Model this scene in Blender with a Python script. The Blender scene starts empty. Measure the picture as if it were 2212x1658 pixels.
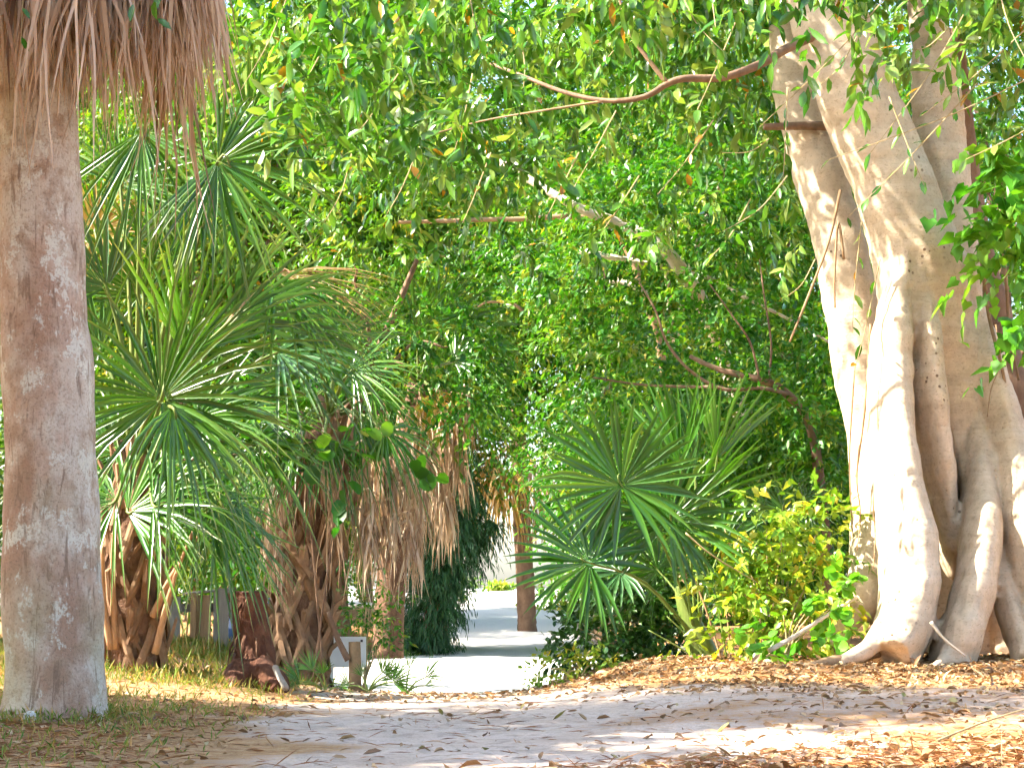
import bpy, math, random
import numpy as np
from mathutils import Vector, Matrix

random.seed(7)
RNG = np.random.default_rng(7)
scene = bpy.context.scene
COL = scene.collection
R = math.radians

# ------------------------------------------------------------------ camera
CAMZ = 1.0
PITCH = R(6.08)
cam_d = bpy.data.cameras.new('camera')
cam_d.sensor_fit = 'HORIZONTAL'
cam_d.angle = R(30)
cam_d.clip_start = 0.1
cam_d.clip_end = 9000
cam = bpy.data.objects.new('camera', cam_d)
COL.objects.link(cam)
cam.location = (0, 0, CAMZ)
cam.rotation_euler = (R(90) + PITCH, 0, 0)
scene.camera = cam

# ------------------------------------------------------------------ sky, sun, exposure
SUN_EL = 46.0
TOSUN = Vector((-0.993, -0.12, math.tan(R(SUN_EL)))).normalized()
world = bpy.data.worlds.new('World')
scene.world = world
world.use_nodes = True
wn = world.node_tree.nodes
sky = wn.new('ShaderNodeTexSky')
sky.sky_type = 'NISHITA'
sky.sun_disc = False
sky.air_density = 1.0
sky.dust_density = 2.2
sky.ozone_density = 1.0
sky.sun_elevation = R(SUN_EL)
sky.sun_rotation = math.atan2(TOSUN.x, TOSUN.y)
bg = wn['Background']
bg.inputs['Strength'].default_value = 0.12
world.node_tree.links.new(sky.outputs[0], bg.inputs['Color'])
sun_d = bpy.data.lights.new('sun', 'SUN')
sun_d.energy = 5.0
sun_d.angle = R(0.55)
sun_d.color = (1.0, 0.92, 0.78)
sun = bpy.data.objects.new('sun', sun_d)
COL.objects.link(sun)
sun.rotation_euler = TOSUN.to_track_quat('Z', 'Y').to_euler()
scene.view_settings.view_transform = 'Standard'
scene.view_settings.look = 'None'
scene.view_settings.exposure = 2.52
scene.view_settings.gamma = 1.0
scene.cycles.use_adaptive_sampling = True
scene.cycles.adaptive_threshold = 0.04
scene.cycles.adaptive_min_samples = 12
scene.cycles.max_bounces = 4
scene.cycles.diffuse_bounces = 3
scene.cycles.glossy_bounces = 2
scene.cycles.transmission_bounces = 3
scene.cycles.transparent_max_bounces = 4
scene.cycles.caustics_reflective = False
scene.cycles.caustics_refractive = False

# ------------------------------------------------------------------ helpers
FD = 1105.5 / math.tan(R(15))          # focal length in the 2211-wide sketch grid used for surveying
CP, SP = math.cos(PITCH), math.sin(PITCH)

def P(px, py, Y):
    """survey-grid reading at forward distance Y -> point of the place"""
    u = (px - 1105.5) / FD
    v = (829 - py) / FD
    dy = CP - v * SP
    t = Y / dy
    return Vector((u * t, Y, CAMZ + (SP + v * CP) * t))

def M(npx, Y):
    return npx * Y / FD

def smooth(a, b, x):
    t = np.clip((np.asarray(x, float) - a) / (b - a), 0, 1)
    return t * t * (3 - 2 * t)

_ph = np.random.default_rng(3)
_SN = [(_ph.normal(size=3), _ph.uniform(0, 6.28)) for _ in range(14)]
def snoise(p, freq):
    """cheap smooth noise about -1..1 at points (N,3)"""
    p = np.asarray(p, float) * freq
    s = np.zeros(len(p))
    for i, (k, ph) in enumerate(_SN):
        s += np.sin(p @ k + ph + 1.3 * np.sin(p @ _SN[(i + 5) % 14][0] * .6 + i))
    return s / 4.2

YC = np.array([-80, 0, 5, 7, 10, 13, 15, 17, 20, 25, 32, 45, 60, 75, 90, 100, 125, 200, 400.])
ZC = np.array([.3, .33, .34, .34, .31, .25, .19, .07, -.06, -.14, -.18, -.05, .25, .6, .93, .85, .2, -1.6, -3])
YL = np.array([-80, 8, 10, 13, 16, 20, 30, 60, 100.])
ZL = np.array([.1, .0, .03, .17, .34, .5, .55, .3, 0])
ZR = np.array([.1, .0, .05, .16, .30, .5, .55, .3, 0])
def terrain(x, y):
    x = np.asarray(x, float); y = np.asarray(y, float)
    z = np.interp(y, YC, ZC)
    w_ = smooth(18, 24, y)
    tl_ = np.clip((x + 1.0 + 1.2 * w_) / -2.0, 0, 1); tr_ = np.clip((x + .2 - 1.9 * w_) / 1.6, 0, 1)
    z = z + tl_ * tl_ * (3 - 2 * tl_) * np.interp(y, YL, ZL) + tr_ * tr_ * (3 - 2 * tr_) * np.interp(y, YL, ZR)
    p = np.stack([x.ravel(), y.ravel(), np.zeros(x.size)], 1)
    f = np.clip(y / 12, .5, 2.0)
    z = z + (snoise(p, .8) * .018 + snoise(p + 9, 2.6) * .009).reshape(x.shape) * f
    return z
def TZ(x, y):
    return float(terrain(np.array([x]), np.array([y]))[0])
def G(px, Y):
    x = (px - 1105.5) / FD * Y / CP
    return Vector((x, Y, TZ(x, Y)))

# ------------------------------------------------------------------ materials
def mat(name):
    m = bpy.data.materials.new(name)
    m.use_nodes = True
    nt = m.node_tree
    for n in list(nt.nodes):
        nt.nodes.remove(n)
    out = nt.nodes.new('ShaderNodeOutputMaterial')
    return m, nt, out
def N(nt, t, **kw):
    n = nt.nodes.new(t)
    for k, v in kw.items():
        if k.startswith('i_'):
            n.inputs[k[2:].replace('_', ' ')].default_value = v
        else:
            setattr(n, k, v)
    return n
def ramp(nt, fac, stops):
    r = nt.nodes.new('ShaderNodeValToRGB')
    e = r.color_ramp.elements
    while len(e) < len(stops):
        e.new(0.5)
    for el, (p, c) in zip(e, stops):
        el.position = p
        el.color = (c[0], c[1], c[2], 1)
    nt.links.new(fac, r.inputs['Fac'])
    return r.outputs['Color']
def mix(nt, fac, a, b, mode='MIX'):
    n = nt.nodes.new('ShaderNodeMix')
    n.data_type = 'RGBA'
    n.blend_type = mode
    for sock, v in ((n.inputs['Factor'], fac), (n.inputs[6], a), (n.inputs[7], b)):
        if hasattr(v, 'is_linked'):
            nt.links.new(v, sock)
        else:
            sock.default_value = v if not isinstance(v, tuple) else (v[0], v[1], v[2], 1)
    return n.outputs[2]
def noise(nt, scale, detail=3, rough=.55, vec=None, dist=0):
    n = N(nt, 'ShaderNodeTexNoise')
    n.inputs['Scale'].default_value = scale
    n.inputs['Detail'].default_value = detail
    n.inputs['Roughness'].default_value = rough
    n.inputs['Distortion'].default_value = dist
    if vec is not None:
        nt.links.new(vec, n.inputs['Vector'])
    return n.outputs['Fac']
def coords(nt, scale=(1, 1, 1)):
    tc = N(nt, 'ShaderNodeTexCoord')
    mp = N(nt, 'ShaderNodeMapping')
    mp.inputs['Scale'].default_value = scale
    nt.links.new(tc.outputs['Object'], mp.inputs['Vector'])
    return mp.outputs[0]
def bump(nt, h, strength=.5, dist=.02):
    b = N(nt, 'ShaderNodeBump')
    b.inputs['Strength'].default_value = strength
    b.inputs['Distance'].default_value = dist
    nt.links.new(h, b.inputs['Height'])
    return b.outputs[0]
def attr(nt, ch='R'):
    a = N(nt, 'ShaderNodeAttribute', attribute_name='tint')
    s = N(nt, 'ShaderNodeSeparateColor')
    nt.links.new(a.outputs['Color'], s.inputs[0])
    return s.outputs
def principled(nt, out, color, rough=.7, spec=.3, nrm=None):
    b = N(nt, 'ShaderNodeBsdfPrincipled')
    if hasattr(color, 'is_linked'):
        nt.links.new(color, b.inputs['Base Color'])
    else:
        b.inputs['Base Color'].default_value = (*color, 1)
    b.inputs['Roughness'].default_value = rough
    b.inputs['Specular IOR Level'].default_value = spec
    if nrm is not None:
        nt.links.new(nrm, b.inputs['Normal'])
    if out is not None:
        nt.links.new(b.outputs[0], out.inputs['Surface'])
    return b

def leaf_mat(name, stops, trans=.35, rough=.38, spec=.5, tcol=(1.25, 1.15, .45), tip=None):
    """stops over the per-leaf random tint (channel R); channel G runs base to tip"""
    m, nt, out = mat(name)
    a = attr(nt)
    c = ramp(nt, a[0], stops)
    if tip:
        f = N(nt, 'ShaderNodeMath', operation='POWER'); nt.links.new(a[1], f.inputs[0]); f.inputs[1].default_value = 6
        g = N(nt, 'ShaderNodeMath', operation='MULTIPLY'); nt.links.new(f.outputs[0], g.inputs[0]); nt.links.new(a[2], g.inputs[1])
        c = mix(nt, g.outputs[0], c, tip)
    b = principled(nt, None, c, rough, spec)
    t = N(nt, 'ShaderNodeBsdfTranslucent')
    tc = mix(nt, 1.0, c, tcol, 'MULTIPLY')
    nt.links.new(tc, t.inputs['Color'])
    ms = N(nt, 'ShaderNodeMixShader')
    ms.inputs[0].default_value = trans
    nt.links.new(b.outputs[0], ms.inputs[1]); nt.links.new(t.outputs[0], ms.inputs[2])
    nt.links.new(ms.outputs[0], out.inputs['Surface'])
    return m

MT = {}
MT['fig_leaf'] = leaf_mat('fig_leaf', [(0, (.026, .125, .008)), (.4, (.062, .195, .014)), (.7, (.135, .27, .035)), (.95, (.27, .37, .09)), (1, (.33, .17, .012))], trans=.42, rough=.24, spec=.8)
MT['wood_leaf'] = leaf_mat('wood_leaf', [(0, (.017, .11, .004)), (.5, (.046, .18, .006)), (.85, (.115, .24, .012)), (1, (.22, .26, .025))], trans=.47, rough=.42)
MT['olive_leaf'] = leaf_mat('olive_leaf', [(0, (.034, .13, .005)), (.5, (.08, .20, .008)), (.85, (.16, .27, .018)), (1, (.27, .22, .02))], trans=.47, rough=.42)
MT['deep_leaf'] = leaf_mat('deep_leaf', [(0, (.02, .075, .014)), (.6, (.04, .12, .02)), (1, (.08, .17, .03))], trans=.28, rough=.3)
MT['yellow_leaf'] = leaf_mat('yellow_leaf', [(0, (.10, .26, .015)), (.5, (.22, .36, .03)), (.85, (.38, .44, .06)), (1, (.48, .38, .03))], trans=.42, rough=.4)
MT['vine_leaf'] = leaf_mat('vine_leaf', [(0, (.05, .22, .012)), (.6, (.10, .30, .018)), (1, (.18, .36, .03))], trans=.45, rough=.4)
MT['needle'] = leaf_mat('needle', [(0, (.018, .07, .03)), (.6, (.03, .11, .035)), (1, (.06, .15, .04))], trans=.25, rough=.5)
MT['frond'] = leaf_mat('frond', [(0, (.025, .11, .008)), (.5, (.06, .18, .014)), (1, (.14, .26, .035))], trans=.36, rough=.25, spec=.8, tip=(.28, .2, .08))
MT['palmetto'] = leaf_mat('palmetto', [(0, (.022, .10, .006)), (.5, (.05, .165, .010)), (1, (.13, .25, .025))], trans=.36, rough=.28, spec=.7, tip=(.2, .2, .06))
MT['blue_frond'] = leaf_mat('blue_frond', [(0, (.03, .11, .03)), (1, (.08, .18, .06))], trans=.25, rough=.35, tip=(.25, .2, .1))
MT['dry_frond'] = leaf_mat('dry_frond', [(0, (.12, .09, .02)), (.5, (.24, .15, .05)), (1, (.34, .22, .10))], trans=.25, rough=.55)
MT['gold_frond'] = leaf_mat('gold_frond', [(0, (.30, .17, .03)), (.5, (.42, .27, .06)), (1, (.5, .38, .12))], trans=.35, rough=.5)
MT['dead_frond'] = leaf_mat('dead_frond', [(0, (.17, .095, .05)), (.22, (.36, .235, .14)), (.6, (.52, .385, .255)), (1, (.66, .57, .46))], trans=.2, rough=.6, spec=.3, tcol=(1.1, .9, .6))
MT['litter'] = leaf_mat('litter', [(0, (.09, .05, .025)), (.3, (.23, .125, .055)), (.65, (.37, .235, .115)), (.88, (.46, .35, .20)), (1, (.24, .22, .05))], trans=.12, rough=.5, tcol=(1.1, .9, .5))
MT['straw'] = leaf_mat('straw', [(0, (.16, .06, .022)), (.5, (.34, .14, .05)), (1, (.48, .28, .12))], trans=.1, rough=.6, tcol=(1, .8, .5))
MT['grass'] = leaf_mat('grass', [(0, (.07, .17, .018)), (.45, (.16, .23, .03)), (.75, (.34, .27, .08)), (1, (.42, .24, .10))], trans=.35, rough=.5)

def bark(name, c0, c1, c2, sc=(6, 6, 6), bs=.5, bd=.02, rough=.85, spots=None, rings=0):
    m, nt, out = mat(name)
    v = coords(nt, sc)
    n1 = noise(nt, 1.0, 5, .6, v)
    n2 = noise(nt, 4.5, 7, .68, v)
    c = ramp(nt, n1, [(.3, c0), (.5, c1), (.72, c2)])
    c = mix(nt, .45, c, ramp(nt, n2, [(.3, tuple(x * .6 for x in c1)), (.7, tuple(min(1, x * 1.35) for x in c1))]))
    h = n2
    if rings:
        vv = coords(nt, (.6, .6, rings))
        h2 = noise(nt, 1.0, 3, .5, vv, .3)
        c = mix(nt, .13, c, ramp(nt, h2, [(.35, tuple(x * .55 for x in c0)), (.6, c2)]))
        ad = N(nt, 'ShaderNodeMath', operation='ADD'); nt.links.new(h, ad.inputs[0]); nt.links.new(h2, ad.inputs[1]); h = ad.outputs[0]
    if spots:
        vo = N(nt, 'ShaderNodeTexVoronoi'); vo.inputs['Scale'].default_value = spots[0]
        nt.links.new(coords(nt), vo.inputs['Vector'])
        big = noise(nt, 1.9, 2, .5, coords(nt))
        f = ramp(nt, vo.outputs['Distance'], [(.0, (1, 1, 1)), (.14, (1, 1, 1)), (.22, (0, 0, 0))])
        g = ramp(nt, big, [(.60, (0, 0, 0)), (.66, (1, 1, 1))])
        ff = mix(nt, 1.0, f, g, 'MULTIPLY')
        c = mix(nt, ff, c, spots[1])
        fi = noise(nt, 30, 6, .75, coords(nt, (1, 1, 1.6)))
        c = mix(nt, ramp(nt, fi, [(.34, (.6, .6, .6)), (.46, (0, 0, 0))]), c, tuple(x * .6 for x in c0))
        ad3 = N(nt, 'ShaderNodeMath', operation='ADD'); nt.links.new(h, ad3.inputs[0]); nt.links.new(fi, ad3.inputs[1]); h = ad3.outputs[0]
    principled(nt, out, c, rough, .25, bump(nt, h, bs, bd))
    return m
MT['fig_bark'] = bark('fig_bark', (.42, .305, .19), (.56, .44, .305), (.70, .60, .45), (2.6, 2.6, 2.0), .5, .02, .8, (14.0, (.16, .10, .06)), 14)
MT['brown_bark'] = bark('brown_bark', (.10, .06, .035), (.20, .12, .075), (.32, .22, .14), (5, 5, 3), .6, .02)
MT['pale_bark'] = bark('pale_bark', (.34, .27, .2), (.5, .42, .33), (.62, .56, .48), (5, 5, 5), .6, .02, rings=16)
MT['limb_bark'] = bark('limb_bark', (.16, .09, .045), (.27, .17, .09), (.36, .25, .15), (6, 6, 6), .5, .01)
MT['twig'] = bark('twig', (.22, .15, .07), (.36, .27, .13), (.45, .36, .2), (12, 12, 12), .3, .005)
MT['boot'] = bark('boot', (.16, .09, .05), (.27, .165, .095), (.38, .26, .165), (9, 9, 9), .4, .01)
bt = MT['boot'].node_tree
pr = [n for n in bt.nodes if n.type == 'BSDF_PRINCIPLED'][0]
oi = bt.nodes.new('ShaderNodeObjectInfo')
src = pr.inputs['Base Color'].links[0].from_socket
bt.links.new(mix(bt, 1.0, src, ramp(bt, oi.outputs['Random'], [(0, (.5, .45, .42)), (.5, (.85, .82, .8)), (1, (1.15, 1.15, 1.15))]), 'MULTIPLY'), pr.inputs['Base Color'])
MT['boot_core'] = bark('boot_core', (.08, .04, .024), (.16, .085, .05), (.25, .15, .09), (7, 7, 7), .8, .03)
MT['rot'] = bark('rot', (.035, .014, .009), (.10, .04, .022), (.24, .11, .06), (8, 8, 5), .9, .03)
MT['board'] = bark('board', (.13, .115, .10), (.22, .20, .175), (.30, .28, .25), (14, 14, 1.2), .4, .006)
MT['tan_board'] = bark('tan_board', (.20, .12, .06), (.30, .19, .10), (.37, .26, .15), (14, 14, 1.2), .4, .006)
MT['petiole'] = bark('petiole', (.07, .12, .02), (.12, .17, .035), (.2, .22, .06), (10, 10, 3), .2, .004, .45)
MT['dry_petiole'] = bark('dry_petiole', (.22, .12, .06), (.34, .2, .11), (.44, .3, .18), (10, 10, 3), .3, .006, .7)

# palm trunk: grey-tan with pinkish patches and lichen
m, nt, out = mat('palm_trunk')
v = coords(nt, (2.6, 2.6, 1.5)); vf = coords(nt, (9, 9, 7)); vr = coords(nt, (1.2, 1.2, 30))
a1 = noise(nt, 1, 6, .66, v); a2 = noise(nt, 1, 6, .7, vf); a3 = noise(nt, 1, 4, .6, vr, .6)
c = ramp(nt, a1, [(.36, (.35, .215, .145)), (.46, (.47, .345, .26)), (.53, (.51, .43, .345)), (.64, (.56, .51, .43))])
c = mix(nt, ramp(nt, a2, [(.36, (.8, .8, .8)), (.52, (0, 0, 0))]), c, (.31, .205, .135))
li = noise(nt, 5.2, 8, .76, coords(nt, (1.1, 1.1, .8)))
c = mix(nt, ramp(nt, li, [(.55, (0, 0, 0)), (.585, (.8, .8, .8))]), c, (.62, .60, .51))
cr = noise(nt, 1, 5, .65, coords(nt, (26, 26, 3.0)), .8)
c = mix(nt, ramp(nt, cr, [(.36, (.7, .7, .7)), (.43, (0, 0, 0))]), c, (.19, .12, .08))
gr = noise(nt, 1.3, 4, .6, coords(nt, (1, 1, .5)))
c = mix(nt, ramp(nt, gr, [(.54, (0, 0, 0)), (.68, (.5, .5, .5))]), c, (.30, .28, .14))
fine = noise(nt, 70, 3, .7, coords(nt))
c = mix(nt, ramp(nt, fine, [(.33, (.55, .55, .55)), (.48, (0, 0, 0))]), c, (.17, .115, .08))
ad = N(nt, 'ShaderNodeMath', operation='ADD'); nt.links.new(a2, ad.inputs[0]); nt.links.new(fine, ad.inputs[1])
ad2 = N(nt, 'ShaderNodeMath', operation='ADD'); nt.links.new(ad.outputs[0], ad2.inputs[0]); nt.links.new(cr, ad2.inputs[1])
principled(nt, out, c, .95, .15, bump(nt, ad2.outputs[0], .7, .016))
MT['palm_trunk'] = m

# ground: sand with straw-brown and grassy ground by the masks in the mesh
m, nt, out = mat('ground')
v = coords(nt)
n1 = noise(nt, 2.2, 5, .65, v); n2 = noise(nt, 14, 5, .7, v); n3 = noise(nt, 60, 3, .7, v)
sand = ramp(nt, n1, [(.3, (.45, .345, .27)), (.5, (.54, .43, .35)), (.7, (.61, .50, .42))])
sand = mix(nt, ramp(nt, n2, [(.38, (.8, .8, .8)), (.5, (0, 0, 0))]), sand, (.36, .28, .22))
sand = mix(nt, ramp(nt, n3, [(.3, (.6, .6, .6)), (.5, (0, 0, 0))]), sand, (.30, .26, .23))
lit = ramp(nt, n2, [(.3, (.16, .075, .03)), (.5, (.30, .15, .06)), (.7, (.42, .25, .11))])
grs = ramp(nt, n2, [(.3, (.20, .11, .05)), (.5, (.36, .21, .10)), (.7, (.46, .31, .18))])
a = attr(nt)
def masked(ch, lo=.3):
    s = N(nt, 'ShaderNodeMath', operation='ADD'); nt.links.new(a[ch], s.inputs[0]); nt.links.new(n2, s.inputs[1])
    return ramp(nt, s.outputs[0], [(.72, (0, 0, 0)), (1.0, (1, 1, 1))])
c = mix(nt, masked(0), sand, lit)
c = mix(nt, masked(1), c, grs)
c = mix(nt, a[2], c, mix(nt, n2, (.52, .50, .47), (.76, .73, .68)))
ad = N(nt, 'ShaderNodeMath', operation='ADD'); nt.links.new(n2, ad.inputs[0]); nt.links.new(n3, ad.inputs[1])
principled(nt, out, c, .95, .15, bump(nt, ad.outputs[0], .7, .02))
MT['ground'] = m

def plain(name, col, rough=.6, spec=.3, sc=8, var=.25):
    m, nt, out = mat(name)
    n = noise(nt, sc, 4, .6, coords(nt))
    c = ramp(nt, n, [(.3, tuple(x * (1 - var) for x in col)), (.7, tuple(min(1, x * (1 + var)) for x in col))])
    principled(nt, out, c, rough, spec)
    MT[name] = m
plain('barrel_blue', (.03, .09, .22), .45, .4)
plain('white_paint', (.78, .78, .76), .5, .3, 6, .06)
plain('dark_metal', (.03, .03, .035), .5, .4)
plain('shell', (.5, .48, .43), .6, .3)
m, nt, out = mat('water')
principled(nt, out, (.03, .10, .12), .15, .5, bump(nt, noise(nt, .6, 3, .6, coords(nt)), .3, .3))
MT['water'] = m

# ------------------------------------------------------------------ object builders
def tag(o, label=None, cat=None, group=None, kind=None):
    for k, v in (('label', label), ('category', cat), ('group', group), ('kind', kind)):
        if v:
            o[k] = v
    return o
def empty(name, loc, label, cat, group=None):
    o = bpy.data.objects.new(name, None)
    o.location = loc
    o.empty_display_size = .2
    COL.objects.link(o)
    return tag(o, label, cat, group)
def link(name, me, parent=None, world=True):
    """parts are modelled in place coordinates; the parent's offset is taken out"""
    o = bpy.data.objects.new(name, me)
    COL.objects.link(o)
    if parent is not None:
        o.parent = parent
        off = Vector((0, 0, 0))
        p = parent
        while p is not None:
            off += p.location
            p = p.parent
        if world:
            o.location = -off
    return o
def mesh(name, V, F, material, tint=None, shade=True):
    """V (N,3); F list of tuples, or an int array (M,k)"""
    me = bpy.data.meshes.new(name)
    V = np.asarray(V, np.float32)
    if isinstance(F, np.ndarray):
        k = F.shape[1]; nf = len(F)
        me.vertices.add(len(V)); me.vertices.foreach_set('co', V.ravel())
        me.loops.add(nf * k); me.loops.foreach_set('vertex_index', F.astype(np.int32).ravel())
        me.polygons.add(nf)
        me.polygons.foreach_set('loop_start', np.arange(0, nf * k, k, dtype=np.int32))
        me.polygons.foreach_set('loop_total', np.full(nf, k, np.int32))
        me.update(calc_edges=True)
    else:
        me.from_pydata([tuple(map(float, v)) for v in V], [], F)
    if shade:
        me.polygons.foreach_set('use_smooth', np.ones(len(me.polygons), bool))
    if tint is not None:
        at = me.color_attributes.new('tint', 'FLOAT_COLOR', 'POINT')
        t = np.ones((len(V), 4), np.float32); t[:, :tint.shape[1]] = tint
        at.data.foreach_set('color', t.ravel())
    me.materials.append(MT[material] if isinstance(material, str) else material)
    me.update()
    return me

class MB:
    """collects tubes and strips into one mesh"""
    def __init__(s):
        s.v = []; s.f = []; s.t = []
    def add(s, V, F, tint=None):
        o = len(s.v)
        s.v.extend([tuple(v) for v in V]); s.f.extend([tuple(i + o for i in f) for f in F])
        s.t.extend([tint if tint is not None else (.5, 0, 0)] * len(V) if not isinstance(tint, list) else tint)
    def tube(s, pts, rad, n=8, cap=True, squash=None, jit=0, tint=None):
        pts = [Vector(p) for p in pts]
        V = []; F = []
        up = Vector((0, 0, 1)); d0 = (pts[1] - pts[0]).normalized()
        ref = up if abs(d0.z) < .9 else Vector((0, 1, 0))
        a = d0.cross(ref).normalized()
        for i, p in enumerate(pts):
            d = (pts[min(i + 1, len(pts) - 1)] - pts[max(i - 1, 0)]).normalized()
            a = (a - d * a.dot(d)).normalized()
            b = d.cross(a)
            r = rad[i] if hasattr(rad, '__len__') else rad
            for k in range(n):
                th = 6.28318 * k / n
                rr = r * (1 + (random.uniform(-jit, jit) if jit else 0))
                V.append(p + a * math.cos(th) * rr * (squash or 1) + b * math.sin(th) * rr)
        for i in range(len(pts) - 1):
            for k in range(n):
                k2 = (k + 1) % n
                F.append((i * n + k, i * n + k2, (i + 1) * n + k2, (i + 1) * n + k))
        if cap:
            F.append(tuple(range(n))[::-1]); F.append(tuple(range((len(pts) - 1) * n, len(pts) * n)))
        s.add(V, F, tint)
    def box(s, c, sx, sy, sz, rz=0, tint=None):
        V = []
        for dx in (-.5, .5):
            for dy in (-.5, .5):
                for dz in (-.5, .5):
                    x, y = dx * sx, dy * sy
                    V.append((c[0] + x * math.cos(rz) - y * math.sin(rz), c[1] + x * math.sin(rz) + y * math.cos(rz), c[2] + dz * sz))
        s.add(V, [(0, 1, 3, 2), (4, 6, 7, 5), (0, 4, 5, 1), (2, 3, 7, 6), (0, 2, 6, 4), (1, 5, 7, 3)], tint)
    def build(s, name, material, parent=None, shade=True):
        me = mesh(name, np.array(s.v), s.f, material, np.array(s.t, np.float32), shade)
        return link(name, me, parent)

def smoothpath(pts, n=4):
    """Catmull-Rom through points; each point a Vector, with radii list"""
    out = []
    for i in range(len(pts) - 1):
        p0, p1, p2, p3 = pts[max(i - 1, 0)], pts[i], pts[i + 1], pts[min(i + 2, len(pts) - 1)]
        for k in range(n):
            t = k / n
            out.append(.5 * ((2 * p1) + (p2 - p0) * t + (2 * p0 - 5 * p1 + 4 * p2 - p3) * t * t + (3 * p1 - p0 - 3 * p2 + p3) * t ** 3))
    out.append(pts[-1])
    return out

def branch(name, parent, pts, r0, r1, material, n=8, sub=4, wob=0):
    pp = smoothpath([Vector(p) for p in pts], sub)
    if wob:
        pp = [p + Vector((random.uniform(-wob, wob), random.uniform(-wob, wob), random.uniform(-wob, wob))) for p in pp]
    rr = [r0 + (r1 - r0) * i / (len(pp) - 1) for i in range(len(pp))]
    b = MB(); b.tube(pp, rr, n)
    return b.build(name, material, parent)

def unit(a):
    return a / np.maximum(np.linalg.norm(a, axis=1, keepdims=True), 1e-9)

def leaves(pos, dr, nor, L, W, tint, kind='mid', curl=.12, fold=.25):
    """vectorised leaf blades -> V, F(tri array), tint"""
    n = len(pos)
    d = unit(dr); nn = unit(nor - d * np.sum(nor * d, 1, keepdims=True)); s = np.cross(d, nn)
    L = np.asarray(L).reshape(-1, 1) * np.ones((n, 1)); W = np.asarray(W).reshape(-1, 1) * np.ones((n, 1))
    def at(t, w, f=0):
        return pos + d * L * t + s * W * w * .5 + nn * (abs(w) * W * fold * .5 - curl * L * t * t)
    if kind == 'lite':
        vs = [at(0, 0), at(.48, -1), at(1, 0), at(.48, 1)]
        tr = [(0, 1, 2), (0, 2, 3)]; g = [0, .5, 1, .5]
    elif kind == 'mid':
        vs = [at(0, 0), at(.42, -1), at(.42, 0), at(.42, 1), at(1, 0)]
        tr = [(0, 1, 2), (0, 2, 3), (1, 4, 2), (2, 4, 3)]; g = [0, .4, .4, .4, 1]
    elif kind == 'round':
        vs = [at(0, 0), at(.15, -.8), at(.15, .8), at(.5, -1.05), at(.5, 0), at(.5, 1.05), at(.85, -.7), at(.85, .7), at(1, 0)]
        tr = [(0, 4, 1), (0, 2, 4), (1, 4, 3), (2, 5, 4), (3, 4, 6), (4, 5, 7), (6, 4, 8), (4, 7, 8)]; g = [0, .1, .1, .5, .5, .5, .9, .9, 1]
    elif kind == 'heart':
        vs = [at(.08, 0), at(-.06, -.55), at(-.06, .55), at(.25, -1), at(.25, 1), at(.45, 0), at(.62, -.5), at(.62, .5), at(1, 0)]
        tr = [(0, 5, 1), (0, 2, 5), (1, 5, 3), (2, 4, 5), (3, 5, 6), (4, 7, 5), (6, 5, 8), (5, 7, 8)]; g = [0, 0, 0, .2, .2, .5, .6, .6, 1]
    else:
        vs = [at(0, 0), at(.3, -.85), at(.3, 0), at(.3, .85), at(.66, -.85), at(.66, 0), at(.66, .85), at(1, 0)]
        tr = [(0, 1, 2), (0, 2, 3), (1, 4, 5), (1, 5, 2), (2, 5, 6), (2, 6, 3), (4, 7, 5), (5, 7, 6)]; g = [0, .3, .3, .3, .7, .7, .7, 1]
    k = len(vs)
    V = np.stack(vs, 1).reshape(-1, 3)
    F = (np.array(tr)[None] + (np.arange(n) * k)[:, None, None]).reshape(-1, 3)
    T = np.zeros((n, k, 3), np.float32)
    T[:, :, 0] = np.asarray(tint).reshape(-1, 1); T[:, :, 1] = np.array(g)[None]; T[:, :, 2] = .5
    return V, F, T.reshape(-1, 3)

def sprays(centers, rng, k=12, tl=.6, droop=.5, out=None, up=.2, spread=.9):
    """leafy twigs starting at the centres: leaf positions, directions, normals"""
    m = len(centers)
    d = rng.normal(size=(m, 3)); d[:, 2] = d[:, 2] * .5 + up
    if out is not None:
        d = d * .7 + out
    d = unit(d)
    tlv = tl * rng.uniform(.6, 1.3, (m, 1, 1))
    s = np.linspace(.08, 1, k)[None, :, None] * np.ones((m, 1, 1))
    g = np.array([0, 0, -1.0])
    pos = centers[:, None] + d[:, None] * s * tlv + g * droop * tlv * s ** 2 + rng.normal(size=(m, k, 3)) * .04 * tl
    tan = d[:, None] + 2 * g * droop * s
    lat = rng.normal(size=(m, k, 3))
    dr = tan / np.linalg.norm(tan, axis=2, keepdims=True) * .8 + lat * spread * .6 + g * droop * .5
    nor = rng.normal(size=(m, k, 3)) * .55 + np.array([0, 0, 1.0])
    return pos.reshape(-1, 3), dr.reshape(-1, 3), nor.reshape(-1, 3)

def blob_points(n, blobs, rng, shell=.55, gap=.15, gfreq=1.1):
    """points through ellipsoids (cx,cy,cz,rx,ry,rz), denser near the skin, with holes"""
    vol = np.array([b[3] * b[4] * b[5] for b in blobs]) ** .8
    pick = rng.choice(len(blobs), size=n * 2, p=vol / vol.sum())
    B = np.array(blobs)[pick]
    d = unit(rng.normal(size=(n * 2, 3)))
    r = np.where(rng.random(n * 2) < shell, rng.uniform(.75, 1.05, n * 2), rng.random(n * 2) ** .5)
    p = B[:, :3] + d * r[:, None] * B[:, 3:6]
    keep = snoise(p, gfreq) > -1 + gap * 2
    p, d = p[keep], d[keep]
    return p[:n], d[:n]

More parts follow.
